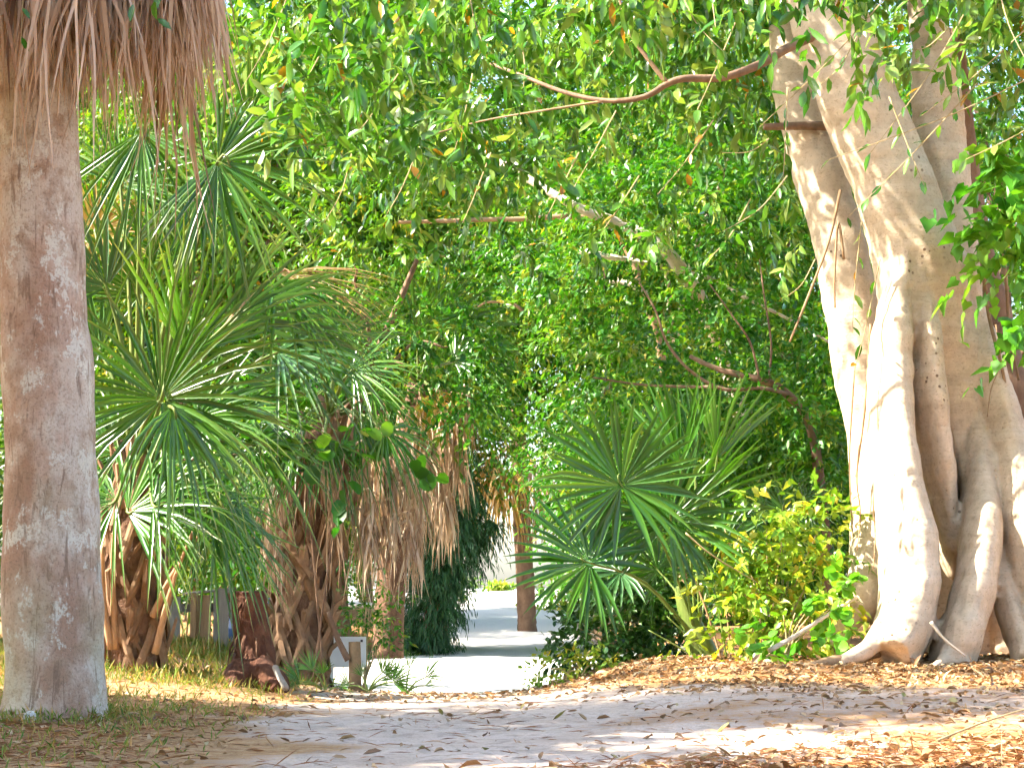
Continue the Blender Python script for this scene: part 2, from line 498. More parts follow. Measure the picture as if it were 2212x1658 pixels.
def crown_mesh(name, blobs, nsp, rng, material, leaf=(.13, .055), k=12, tl=.7, kind='lite', droop=.45, gap=.2, gfreq=1.1, shell=.55, clump=0):
    c, o = blob_points(nsp, blobs, rng, shell, gap, gfreq)
    if clump:
        pull = np.array([b[:3] for b in blobs])
        hub = c[rng.integers(0, len(c), max(20, nsp // 16))]
        near = np.array([np.argmin(((hub - q) ** 2).sum(1)) for q in c])
        c = c + (hub[near] - c) * clump * rng.uniform(.3, 1.2, (len(c), 1))
    pos, dr, nor = sprays(c, rng, k, tl, droop, out=o * .8)
    n = len(pos)
    L = leaf[0] * rng.uniform(.65, 1.25, n); W = leaf[1] * rng.uniform(.7, 1.3, n)
    t = np.clip(np.repeat(rng.normal(.45, .26, len(c)), k) + rng.normal(0, .16, n), 0, .97)
    t = np.where(rng.random(n) < .015, 1.0, t)
    V, F, T = leaves(pos, dr, nor, L, W, t, kind)
    return mesh(name, V, F, material, T, shade=False)

# ------------------------------------------------------------------ ground, beach, sea
def axis(segs):
    out = []
    for a, b, st in segs:
        out.append(np.arange(a, b, st))
    return np.concatenate(out)
gx = axis([(-300, -60, 24), (-60, -14, 2), (-14, -5, .3), (-5, 5.5, .085), (5.5, 14, .3), (14, 60, 2), (60, 301, 24)])
gy = axis([(-80, -4, 4), (-4, 5.5, .4), (5.5, 18, .075), (18, 34, .2), (34, 64, .5), (64, 130, 1.2), (130, 260, 10)])
X, Y = np.meshgrid(gx, gy)
Z = terrain(X, Y)
p2 = np.stack([X.ravel(), Y.ravel(), 0 * X.ravel()], 1)
lump = (snoise(p2, 7) * .005 + snoise(p2 + 3, 15) * .004).reshape(X.shape)
Z = Z + lump * (Y < 40) * (Y > 3)
nz = snoise(p2, .55).reshape(X.shape); nz2 = snoise(p2 + 5, 1.7).reshape(X.shape)
# litter: under the fig, front strip lower right, woodland floor both sides; sand in the track
bank = smooth(.1, 1.6, X + .25 * nz + (Y - 13.5) * .12) * smooth(11.2, 13.6, Y + .4 * nz2) + .55 * smooth(.5, 1.9, X + .5 * nz2 + .3 * nz) * smooth(14, 12, Y)
front = smooth(-.2, 1.3, X - (Y - 7.2) * 1.1 + .3 * nz2) * smooth(10.5, 7.5, Y)
woods = smooth(1.6, 2.6, np.abs(X + .3)) * smooth(17, 19, Y) * smooth(62, 52, Y)
edge = smooth(11.5, 13.5, Y) * smooth(17.5, 15.5, Y) * .55
litm = np.clip(bank + front + woods + edge * .8 + .12 * nz2, 0, 1)
gras = smooth(-.75, -1.7, X + .4 * nz2 - (Y - 10) * -.06) * smooth(19, 16, Y)
bright = smooth(15.5, 18, Y) * (1 - woods) * smooth(2.5, 1.5, np.abs(X + .3)) + smooth(50, 60, Y)
V = np.stack([X.ravel(), Y.ravel(), Z.ravel()], 1)
ny, nx = X.shape
idx = np.arange(ny * nx).reshape(ny, nx)
F = np.stack([idx[:-1, :-1], idx[:-1, 1:], idx[1:, 1:], idx[1:, :-1]], -1).reshape(-1, 4)
T = np.stack([(litm * (1 - gras)).ravel() * .62, gras.ravel() * .78, np.clip(bright, 0, 1).ravel()], 1)
g = link('ground', mesh('ground', V, F, 'ground', T))
tag(g, 'pale sandy track with brown litter running down to the dune', kind='structure')
w = 6000
o = link('water', mesh('water', [(-w, 140, -1.2), (w, 140, -1.2), (w, 8000, -1.2), (-w, 8000, -1.2)], [(0, 1, 2, 3)], 'water'))
tag(o, 'sea beyond the dune', kind='structure')

# ------------------------------------------------------------------ fig tree
def remesh(name, mb, voxel, material, amp=.0, freq=3, it=4, wrinkle=0):
    me = bpy.data.meshes.new(name + '_raw')
    me.from_pydata([tuple(v) for v in mb.v], [], mb.f)
    ob = bpy.data.objects.new(name + '_raw', me)
    COL.objects.link(ob)
    md = ob.modifiers.new('r', 'REMESH'); md.mode = 'VOXEL'; md.voxel_size = voxel
    sm = ob.modifiers.new('s', 'SMOOTH'); sm.iterations = it; sm.factor = .5
    dg = bpy.context.evaluated_depsgraph_get()
    me2 = bpy.data.meshes.new_from_object(ob.evaluated_get(dg))
    bpy.data.objects.remove(ob); bpy.data.meshes.remove(me)
    n = len(me2.vertices)
    co = np.zeros(n * 3, np.float32); me2.vertices.foreach_get('co', co); co = co.reshape(-1, 3)
    no = np.zeros(n * 3, np.float32); me2.vertices.foreach_get('normal', no); no = no.reshape(-1, 3)
    if amp:
        co = co + no * (snoise(co, freq) * amp + snoise(co + 4, freq * 3.3) * amp * .4)[:, None]
        me2.vertices.foreach_set('co', co.astype(np.float32).ravel())
    if wrinkle:
        q = co * np.array([1.5, 1.5, 9.0])
        kn = np.clip(snoise(co + 2, 5.5) - .75, 0, 1) * .03
        co = co + no * (snoise(q, 2.2) * wrinkle + snoise(co + 8, 14) * wrinkle * .7 + kn)[:, None]
        me2.vertices.foreach_set('co', co.astype(np.float32).ravel())
    me2.polygons.foreach_set('use_smooth', np.ones(len(me2.polygons), bool))
    me2.materials.clear(); me2.materials.append(MT[material])
    me2.name = name
    me2.update()
    return me2

def ptube(mb, spec, n=16, sub=4, squash=None):
    pts = [P(a, b, c) for a, b, c, r in spec]
    pp = smoothpath(pts, sub)
    rs = []
    for i in range(len(spec) - 1):
        for k in range(sub):
            t = k / sub
            rs.append(M(spec[i][3] * (1 - t) + spec[i + 1][3] * t, spec[i][2]))
    rs.append(M(spec[-1][3], spec[-1][2]))
    mb.tube(pp, rs, n, squash=squash)

fig = empty('fig_tree', G(2040, 16), 'huge pale buttressed fig tree with leaning sunlit trunks beside the track', 'tree')
mb = MB()
ptube(mb, [(1690, -420, 15.9, 74), (1745, -180, 15.9, 80), (1780, 0, 16, 84), (1830, 150, 16, 86), (1890, 300, 16, 88), (1942, 450, 16, 93), (1990, 600, 16.05, 104), (2012, 750, 16.25, 98), (2034, 900, 16.42, 98), (2054, 1050, 16.5, 100), (2068, 1200, 16.6, 104), (2068, 1430, 16.65, 104)], 20)
ptube(mb, [(1985, -350, 16.6, 40), (2000, -100, 16.5, 44), (2012, 100, 16.45, 47), (2030, 300, 16.4, 56), (2042, 500, 16.3, 66), (2055, 700, 16.2, 74), (2078, 900, 16.2, 80), (2110, 1100, 16.35, 84), (2150, 1300, 16.5, 76), (2170, 1430, 16.5, 76)])
# fins: deep front to back, narrow side to side
ptube(mb, [(1962, 420, 16.1, 60), (1948, 540, 15.98, 76), (1930, 660, 15.85, 88), (1922, 780, 15.72, 98), (1928, 930, 15.6, 110), (1946, 1080, 15.45, 126), (1962, 1210, 15.3, 146), (1956, 1320, 15.2, 156), (1930, 1400, 15.1, 156), (1900, 1450, 15.0, 146)], 20, 4, .40)
ptube(mb, [(1975, 520, 16.15, 60), (1985, 640, 15.98, 80), (1996, 740, 15.84, 92), (2006, 850, 15.78, 98), (2021, 980, 15.82, 94), (2036, 1110, 15.98, 78), (2052, 1220, 16.25, 54)], 18, 4, .34)
ptube(mb, [(1966, 470, 16.05, 66), (1962, 600, 15.88, 66), (1966, 700, 15.82, 56), (1970, 752, 15.86, 34)], 14)
ptube(mb, [(2085, 760, 16.35, 60), (2100, 900, 16.2, 74), (2112, 1040, 15.92, 88), (2115, 1110, 15.75, 94), (2112, 1190, 15.5, 104), (2098, 1290, 15.3, 116), (2070, 1380, 15.15, 116), (2048, 1450, 15.1, 104)], 16, 4, .42)
ptube(mb, [(2090, 640, 16.35, 50), (2128, 800, 16.15, 78), (2175, 980, 15.9, 92), (2212, 1130, 15.65, 104), (2252, 1290, 15.45, 112), (2285, 1440, 15.3, 108)], 16, 4, .55)
ptube(mb, [(2140, 1100, 15.95, 40), (2152, 1190, 15.72, 44), (2168, 1280, 15.5, 50), (2192, 1360, 15.3, 56), (2212, 1440, 15.1, 56)], 12, 4, .45)
ptube(mb, [(1920, 1340, 14.9, 30), (1880, 1395, 14.75, 26), (1835, 1420, 14.6, 18), (1790, 1436, 14.5, 10)], 8)
ptube(mb, [(2050, 1400, 15.0, 26), (2035, 1425, 14.7, 20), (2015, 1440, 14.5, 10)], 8)
link('trunk', remesh('trunk', mb, .021, 'fig_bark', .018, 2.6, 6, .0045), fig)
mb = MB()
ptube(mb, [(1690, 60, 17.4, 34), (1730, 260, 17.2, 48), (1778, 400, 17.1, 58), (1812, 520, 17, 62), (1834, 650, 16.9, 64), (1860, 800, 16.8, 62), (1888, 930, 16.7, 56), (1895, 1080, 16.6, 58), (1890, 1200, 16.4, 60), (1862, 1290, 16.2, 46), (1825, 1340, 16.0, 30), (1800, 1400, 15.9, 22)])
ptube(mb, [(1905, 1000, 16.4, 50), (1920, 1200, 16.3, 50), (1925, 1430, 16.2, 46)])
link('stem', remesh('stem', mb, .026, 'fig_bark', .014, 3, 4, .0045), fig)
mb = MB()
ptube(mb, [(2060, 60, 17.4, 26), (2085, 400, 17.3, 34), (2120, 600, 17.2, 40), (2160, 760, 17.1, 44), (2200, 900, 17, 52), (2245, 1060, 16.9, 60), (2280, 1400, 16.8, 70)])
link('stem', remesh('stem', mb, .03, 'brown_bark', .02, 3, 3), fig)
# curved limb across the top, and lower limb
branch('limb', fig, [P(1800, 60, 16), P(1700, 105, 15.6), (P(1640, 140, 15.3)), P(1560, 168, 15.1), P(1480, 170, 15.0), P(1440, 182, 15.0), P(1390, 210, 15.0), P(1310, 218, 15.1), P(1220, 200, 15.3), P(1130, 165, 15.6), P(1060, 138, 16.0)], .042, .012, 'brown_bark', 10, 5)
branch('limb', fig, [P(1440, 180, 15.0), P(1400, 130, 15.0), P(1360, 70, 15.0), P(1330, -30, 15.0)], .022, .01, 'limb_bark', 7)
branch('limb', fig, [P(1310, 218, 15.1), P(1180, 238, 15.3), P(1040, 262, 15.7), P(900, 300, 15.8)], .012, .005, 'limb_bark', 6)
branch('limb', fig, [P(1850, 275, 16.9), P(1740, 272, 16.9), P(1650, 275, 16.8)], .05, .03, 'brown_bark', 8)
branch('limb', fig, [P(1760, -180, 15.9), P(1500, -330, 16.5), P(1200, -420, 17.5), P(800, -480, 18.5), P(400, -460, 19)], .16, .05, 'fig_bark', 10)
branch('limb', fig, [P(1740, -200, 15.9), P(1800, -420, 15.4), P(1950, -620, 14.8)], .2, .08, 'fig_bark', 10)
branch('limb', fig, [P(1960, -350, 16.6), P(2200, -480, 16), P(2500, -560, 15.5)], .14, .06, 'fig_bark', 10)
for (a, b, c2, d, r) in [((1822, 560, 15.6), (1810, 480, 15.6), (1802, 600, 15.6), (1803, 665, 15.6), .012),
                         ((1815, 410, 15.5), (1790, 520, 15.5), (1745, 640, 15.4), (1705, 738, 15.4), .013),
                         ((1935, 1010, 16.0), (1888, 1060, 16.0), (1890, 1160, 16.0), (1885, 1230, 15.9), .008),
                         ((1855, 960, 16.1), (1850, 1040, 16.1), (1858, 1110, 16.1), (1850, 1190, 16.0), .008),
                         ((1845, 800, 16.2), (1835, 960, 16.2), (1836, 1060, 16.2), (1842, 1160, 16.2), .008),
                         ((1880, 700, 16.2), (1872, 830, 16.2), (1862, 930, 16.2), (1848, 1030, 16.2), .012),
                         ((2120, 560, 15.9), (2135, 680, 15.9), (2160, 780, 15.8), (2175, 850, 15.8), .02),
                         ((2165, 520, 16.2), (2175, 640, 16.2), (2180, 720, 16.2), (2200, 820, 16.1), .018),
                         ((2150, 700, 15.7), (2160, 780, 15.7), (2140, 840, 15.7), (2132, 900, 15.7), .006)]:
    branch('aerial_root', fig, [P(*a), P(*b), P(*c2), P(*d)], r, r * .6, 'limb_bark', 6)
# surface roots
branch('root', fig, [P(1900, 1405, 14.9), P(1800, 1428, 14.5), P(1700, 1448, 14.2), P(1610, 1456, 14.0), P(1518, 1453, 13.9)], .05, .016, 'limb_bark', 8, 5, .006)
# the drooping crown
rng = np.random.default_rng(21)
cl = []
def field(n, x0, x1, y0, y1, Y0, Y1, dens=None):
    out = []
    while len(out) < n:
        px, py, YY = rng.uniform(x0, x1), rng.uniform(y0, y1), rng.uniform(Y0, Y1)
        if dens is None or rng.random() < dens(px, py):
            out.append(P(px, py, YY))
    return out
cl += field(660, 430, 1780, -160, 560, 17.3, 21.0, lambda x, y: .25 + .75 * (y < 330 + 90 * math.sin(x * .008)))
cl += field(90, 560, 1700, -120, 300, 12.6, 14.0, lambda x, y: 0 if (1080 < x < 1760 and 40 < y < 290) else 1)
cl += field(60, 1700, 2300, -180, 120, 13.0, 14.2)
cl += field(60, 1850, 2300, -100, 330, 17.5, 19)
cl += field(150, 470, 900, -160, 230, 18, 22)
cl += field(170, 800, 1750, -160, 170, 20, 23)
c = np.array([tuple(p) for p in cl])
pos, dr, nor = sprays(c, rng, 13, .36, .8, up=-.1, spread=1.3)
n = len(pos)
t = np.clip(np.repeat(rng.normal(.5, .2, len(c)), 13) + rng.normal(0, .17, n), 0, .93)
t = np.where(rng.random(n) < .012, 1.0, t)
V, F, T = leaves(pos, dr, nor, .185 * rng.uniform(.55, 1.3, n), .062 * rng.uniform(.7, 1.3, n), t, 'near', .2, .3)
o = link('crown', mesh('crown', V, F, 'fig_leaf', T, shade=False), fig); o['kind'] = 'stuff'
top = [(.3, 15.7, 8.3, 1.6, 1.5, 1.3), (1.5, 15.7, 7.9, 1.4, 1.3, 1.0), (2.2, 16.5, 8.4, 2.8, 2.6, 1.5), (5.5, 15.5, 7.6, 2.6, 2.8, 1.7), (3.5, 19.5, 8.6, 3.2, 2.4, 1.6)]
o = link('crown', crown_mesh('crown', top, 2300, rng, 'fig_leaf', (.15, .07), 13, .6, 'lite', .5, .05), fig); o['kind'] = 'stuff'
# near hanging twigs, leaf by leaf
LEAFM = []
for i in range(6):
    r2 = np.random.default_rng(100 + i)
    V, F, T = leaves(np.zeros((1, 3)), np.array([[1., 0, 0]]), np.array([[0, 0, 1.]]), 1.0, .36 + .05 * (i % 3), [[.15, .35, .5, .65, .8, 1.0][i]], 'near', .1 + .06 * (i % 3), .3)
    LEAFM.append(mesh('leaf', V, F, 'fig_leaf', T))
def hanging_twig(a, b, nl, sag=.05, r=.006, ll=.12, weights=(3, 4, 4, 3, 2, 1)):
    a, b = Vector(a), Vector(b)
    mid = (a + b) / 2 + Vector((random.uniform(-.03, .03), random.uniform(-.03, .03), -sag))
    pts = smoothpath([a, mid, b], 5)
    tw = MB(); tw.tube(pts, [r * (1 - .6 * i / (len(pts) - 1)) for i in range(len(pts))], 5)
    two = tw.build('twig', 'twig', fig)
    for k in range(nl):
        s = (k + .6) / nl
        q = pts[min(int(s * (len(pts) - 1) + .5), len(pts) - 1)]
        d = ((b - a).normalized() * .6 + Vector((random.gauss(0, .6), random.gauss(0, .6), random.gauss(-.35, .4)))).normalized()
        up = Vector((random.gauss(0, .5), random.gauss(-.4, .5), 1))
        y = up.cross(d).normalized(); z = d.cross(y)
        sz = ll * random.uniform(.7, 1.25)
        mt = Matrix((d, y, z)).transposed().to_4x4()
        lo = bpy.data.objects.new('leaf', random.choices(LEAFM, weights)[0])
        COL.objects.link(lo)
        lo.parent = two
        lo.matrix_local = Matrix.Translation(q) @ mt @ Matrix.Diagonal((sz, sz, sz, 1))
for a, b, YY, nl in [((2330, 115), (1790, 345), 13.2, 9), ((2330, 205), (2085, 345), 12.8, 8), ((2130, -60), (1880, 330), 13.4, 8), ((1960, -60), (1640, 275), 13.8, 8), ((2110, 180), (1830, 470), 13.6, 9),
                     ((2150, -50), (2215, 130), 12.6, 6), ((1700, 190), (1690, 400), 13.0, 9), ((1920, 210), (1995, 400), 13.5, 5), ((2240, 40), (1990, 250), 13.1, 7),
                     ((640, -60), (520, 195), 13.4, 7), ((1600, 20), (1500, 250), 14.0, 7), ((1540, 260), (1420, 420), 14.2, 7), ((1330, 240), (1230, 420), 14.4, 7), ((1250, 330), (1180, 470), 14.3, 6),
                     ((1020, 160), (980, 330), 14.5, 7), ((860, 160), (740, 320), 14.4, 8), ((760, 330), (700, 480), 14.4, 8), ((1060, 330), (1000, 480), 14.2, 7), ((1120, 60), (1130, 190), 13.4, 5),
                     ((1460, -40), (1560, 110), 13.0, 7), ((1530, -60), (1545, 60), 12.2, 6), ((1700, 380), (1560, 500), 14.2, 7), ((940, -20), (840, 150), 14.1, 7), ((720, 60), (620, 240), 14.3, 7),
                     ((1220, -30), (1110, 120), 14.0, 7), ((1380, 20), (1290, 150), 14.2, 7), ((1660, 300), (1560, 330), 14.4, 6), ((1850, 80), (1760, 190), 13.8, 5), ((2050, 60), (1960, 110), 13.4, 5),
                     ((600, 250), (560, 420), 14.8, 6), ((900, 330), (830, 470), 14.6, 7), ((1380, 380), (1300, 500), 14.6, 6), ((1620, 430), (1530, 560), 14.8, 6), ((1760, 560), (1700, 640), 14.8, 4), ((1860, 480), (1840, 720), 15.2, 6),
                     ((1010, -50), (1040, 90), 12.8, 5), ((1900, 560), (1845, 800), 15.0, 4)]:
    hanging_twig(P(a[0], a[1], YY + .3), P(b[0], b[1], YY), nl, .05, .006, .12)
for a, b, YY, nl in [((330, -260), (285, 60), 9.2, 9), ((300, -200), (340, 40), 9.3, 8), ((60, -200), (45, 100), 9.1, 5)]:
    hanging_twig(P(a[0], a[1], YY), P(b[0], b[1], YY), nl, .0, .005, .09, (5, 4, 2, 1, 0, 0))

# ------------------------------------------------------------------ broadleaf trees of the wood
def pb_(px, py, YY, rx, ry, rz):
    p = P(px, py, YY); return (p.x, p.y, p.z, M(rx, YY), ry, M(rz, YY))

def woody(name, label, px, YY, blobs, nsp, material, leaf, seed, trunk=None, tr=.16, k=12, tl=.8, gap=.2, kind='lite', group=None, bark_='brown_bark', gfreq=.9, limbs=5, cat='tree'):
    base = G(px, YY)
    root = empty(name, base, label, cat, group)
    rg = np.random.default_rng(seed); random.seed(seed)
    zc = sum(b[2] for b in blobs) / len(blobs)
    xc = sum(b[0] for b in blobs) / len(blobs); yc = sum(b[1] for b in blobs) / len(blobs)
    topc = Vector((xc, yc, zc + .3 * max(b[5] for b in blobs)))
    pts = trunk or [base - Vector((0, 0, .2)), base.lerp(topc, .35) + Vector((random.uniform(-.3, .3), random.uniform(-.2, .2), 0)), base.lerp(topc, .7), topc]
    branch('trunk', root, pts, tr, tr * .35, bark_, 10, 5, tr * .06)
    for i in range(limbs):
        b = blobs[i % len(blobs)]
        s = Vector(pts[1]).lerp(Vector(pts[-1]), random.uniform(0, .8))
        e = Vector((b[0] + random.uniform(-.7, .7) * b[3], b[1] + random.uniform(-.7, .7) * b[4], b[2] + random.uniform(-.3, .8) * b[5]))
        branch('limb', root, [s, s.lerp(e, .5) + Vector((0, 0, .25)), e], tr * .4, tr * .1, bark_, 6, 4, .03)
    link('crown', crown_mesh('crown', blobs, nsp, rg, material, leaf, k, tl, kind, .45, gap, gfreq, clump=.32), root)
    return root
WL, OL = 'wood_leaf', 'olive_leaf'
woody('broadleaf_tree', 'tall green tree filling the upper background behind the curved fig limb', 960, 38, [(-2.4, 38, 7.5, 3.0, 2.2, 3.2), (-.4, 38.5, 9.6, 3.2, 2.2, 3.2), (-1.6, 37.5, 5.2, 2.0, 1.8, 1.8)], 5590, OL, (.15, .062), 1)
woody('broadleaf_tree', 'tall olive green tree behind the fan palms, its crown reaching the top of the picture', 420, 36, [(-6.2, 36, 7.2, 3.0, 2.2, 3.4), (-5.0, 37, 10.0, 3.2, 2.2, 3.0), (-7.0, 36, 3.6, 2.6, 2.0, 2.2)], 5590, OL, (.145, .06), 2)
woody('broadleaf_tree', 'bushy green tree arching over the track above the dead-frond skirts', 760, 34, [(-3.6, 34, 4.3, 2.2, 1.8, 1.9), (-2.2, 34, 5.2, 1.9, 1.6, 1.6), (-4.6, 33, 2.6, 1.6, 1.5, 1.7)], 3900, WL, (.135, .052), 3)
woody('broadleaf_tree', 'bright green tree arching over the track from the palmetto side', 1420, 33, [(2.5, 33, 4.3, 1.6, 1.6, 1.7), (.6, 33.5, 5.1, 1.5, 1.3, .85), (3.0, 33, 2.6, 1.7, 1.6, 2.0), (1.6, 34, 6.8, 2.2, 1.8, 1.7), pb_(1190, 940, 33, 60, .7, 60), pb_(1215, 1030, 33, 55, .6, 60)], 4680, WL, (.13, .052), 4)
woody('broadleaf_tree', 'tall green tree in the background directly behind the fig trunks', 1700, 36, [(5.2, 36, 6.5, 3.2, 2.2, 3.6), (4.0, 36.5, 10.0, 3.2, 2.2, 2.8), (6.5, 35, 3.0, 2.8, 2.0, 2.4)], 5590, WL, (.145, .06), 5)
woody('broadleaf_tree', 'green tree on the far side of the fig at the edge of the picture', 2150, 30, [(8.2, 30, 5.0, 3.0, 2.2, 4.0), (7.6, 30, 8.4, 2.6, 2.0, 2.4)], 2860, WL, (.14, .055), 6)
far_src = [o for o in COL.objects if o.name.startswith('broadleaf_tree')]
for i, (src, x, y, s, rz, lab) in enumerate([(0, -9.5, 48, 1.25, 1.0, 'distant tree closing the gap behind the fan palms'), (1, 9.0, 47, 1.3, 2.6, 'distant tree closing the gap behind the fig'), (4, -4.6, 52, 1.25, 4.1, 'distant tree rising above the far end of the track'), (4, 4.8, 50, 1.2, .7, 'distant tree behind the arching tree on the palmetto side'), (1, -14, 44, 1.2, 5.2, 'distant tree seen past the big palm trunk'), (0, -4.5, 60, 1.65, .4, 'tallest distant tree showing through the upper canopy'), (4, 5.5, 62, 1.6, 1.9, 'tall distant tree above the pale leaning trunk'), (0, -13, 58, 1.6, 3.3, 'tall distant tree beside the dead-frond skirt of the big palm')]):
    so = far_src[src]
    t_ = so.copy(); COL.objects.link(t_)
    for ch in list(so.children):
        cc = ch.copy(); cc.parent = t_; COL.objects.link(cc)
    t_['label'] = lab; t_['group'] = 'distant trees'
    t_.location = (x, y, TZ(x, y)); t_.scale = (s, s, s); t_.rotation_euler.z = rz
# nearer right-hand trees behind the palmetto
woody('broadleaf_tree', 'leafy tree with a pale leaning sunlit trunk above the palmetto', 1560, 24, [(1.9, 24, 5.2, 1.5, 1.1, 1.1), (3.1, 24.3, 5.6, 1.5, 1.2, 1.5), (3.4, 24, 3.4, 1.3, 1.0, 1.1), (1.6, 24.5, 3.7, 1.2, .9, .9), (2.75, 22.9, 3.3, .75, .5, .9), (3.2, 22.9, 2.3, .8, .5, .9), pb_(1530, 720, 23, 60, .3, 70), pb_(1570, 800, 23, 60, .3, 70)], 1500, WL, (.125, .05), 7,
      trunk=[G(1640, 26.5), P(1600, 900, 26.5), P(1530, 690, 26.0), P(1490, 610, 24.4), P(1440, 545, 24), P(1360, 492, 24), P(1230, 440, 24), P(1050, 330, 24.6)], tr=.13, tl=.55, bark_='pale_bark', kind='mid', limbs=4)
lt = [o for o in COL.objects if o.get('label', '').startswith('leafy tree with a pale')][0]
link('crown', crown_mesh('crown', [pb_(1540, 700, 22.6, 70, .35, 60), pb_(1590, 780, 22.6, 70, .35, 70), pb_(1500, 640, 22.6, 35, .3, 30)], 150, np.random.default_rng(71), WL, (.12, .048), 12, .45, 'mid', .5, .0), lt)
sh = woody('understorey_tree', 'dark-limbed low leafy tree between the palmetto and the fig', 1730, 19.5, [(2.3, 19.6, 2.6, .9, .7, .8), (2.9, 19.8, 2.0, .9, .7, .9), (1.5, 20, 3.1, .8, .6, .6), (3.2, 19.5, 3.2, .7, .7, .8), (2.95, 18.4, 2.2, .35, .3, .6), (2.5, 18.3, 2.75, .5, .25, .3), pb_(1565, 720, 20, 85, .4, 75)], 950, WL, (.10, .04), 8,
      trunk=[G(1790, 19.2), P(1760, 960, 19.1), P(1700, 852, 18.8), P(1640, 820, 18.7), P(1560, 800, 18.8), P(1490, 770, 19)], tr=.06, tl=.45, kind='mid', bark_='brown_bark', limbs=0)
branch('limb', sh, [P(1700, 850, 18.7), P(1640, 838, 18.3), P(1560, 840, 18.2), P(1490, 800, 18.2), P(1440, 740, 18.2), P(1415, 670, 18.2), P(1380, 610, 18.3)], .022, .009, 'brown_bark', 7, 5)
branch('limb', sh, [P(1640, 820, 18.5), P(1620, 740, 18.5), P(1580, 680, 18.5), P(1530, 610, 18.6)], .014, .006, 'brown_bark', 6, 4)
branch('limb', sh, [P(1660, 825, 18.6), P(1665, 740, 18.6), P(1650, 640, 18.6), P(1640, 560, 18.7)], .013, .006, 'brown_bark', 6, 4)
branch('limb', sh, [P(1560, 835, 18.6), P(1480, 835, 18.9), P(1380, 830, 19.2), P(1280, 815, 19.4)], .02, .01, 'brown_bark', 6, 4)
hb = woody('broadleaf_tree', 'slender tree whose bare horizontal branch crosses the mid picture', 1330, 27, [(-.9, 27, 5.0, 1.4, 1.0, 1.0), (.6, 27, 5.2, 1.4, 1.0, .9), (.9, 27.5, 6.6, 1.6, 1.0, .9), (-1.6, 27.5, 6.6, 1.6, 1.0, .9)], 900, OL, (.14, .055), 9,
      trunk=[G(1480, 27), P(1450, 900, 27), P(1380, 600, 27), P(1290, 478, 27), P(1100, 474, 27), P(860, 480, 27)], tr=.075, tl=.6, bark_='limb_bark', kind='lite', limbs=1)
woody('understorey_tree', 'leafy tree drooping between the fan palm and the skirted palm', 720, 19, [pb_(820, 700, 18.6, 130, .6, 110), pb_(960, 740, 18.8, 110, .5, 90), pb_(700, 640, 18.8, 130, .6, 120), pb_(1010, 860, 18.8, 60, .4, 60), pb_(860, 820, 18.4, 80, .4, 50), pb_(880, 570, 19, 130, .6, 90)], 560, WL, (.105, .042), 10,
      trunk=[G(700, 19.6), P(720, 1100, 19.6), P(780, 850, 19.3), P(850, 680, 19), P(900, 560, 19)], tr=.07, tl=.4, kind='mid', limbs=5)
# unseen trees added at the side to shade the foreground and the fence
SH = [(0, 0, 5.2, 2.6, 2.6, 2.3), (1.0, 1.2, 7.0, 2.4, 2.4, 1.6), (-1.5, -1.0, 6.0, 2.4, 2.6, 1.8), (.6, -1.6, 4.0, 2.0, 2.0, 1.3)]
side = None
for i, (x, y, s, rz, lab) in enumerate([(-7.3, 4.9, .84, 0, 'spreading shade tree added out of view beside the track near the viewer'), (-7.2, 8.9, .97, 0.15, 'spreading shade tree added outside the picture beside the big palm trunk'), (-6.4, -.6, 1.05, 4.0, 'spreading shade tree added outside the picture behind the viewer'), (-8.4, 17.0, .86, 5.1, 'spreading shade tree added outside the picture level with the board fence')]):
    base = Vector((x, y, TZ(x, y)))
    if side is None:
        side = empty('added_shade_tree', (0, 0, 0), lab, 'tree', 'shade trees added out of view beside the track')
        branch('trunk', side, [Vector((0, 0, -.3)), Vector((.1, .05, 1.5)), Vector((-.1, 0, 3.2)), Vector((.1, 0, 5.6))], .22, .08, 'brown_bark', 10)
        for e in SH:
            branch('limb', side, [Vector((0, 0, 2.6)), Vector((e[0] * .5, e[1] * .5, 3.8)), Vector(e[:3])], .09, .03, 'brown_bark', 7)
        link('crown', crown_mesh('crown', SH, 3600, np.random.default_rng(50), WL, (.17, .085), 12, .7, 'lite', .4, .0), side)
        t_ = side
    else:
        t_ = side.copy(); COL.objects.link(t_)
        for ch in list(side.children):
            cc = ch.copy(); cc.parent = t_; COL.objects.link(cc)
        t_['label'] = lab
    t_.location = base; t_.scale = (s * .88, s * .8, s * 1.06) if i < 2 else (s, s, s); t_.rotation_euler.z = rz

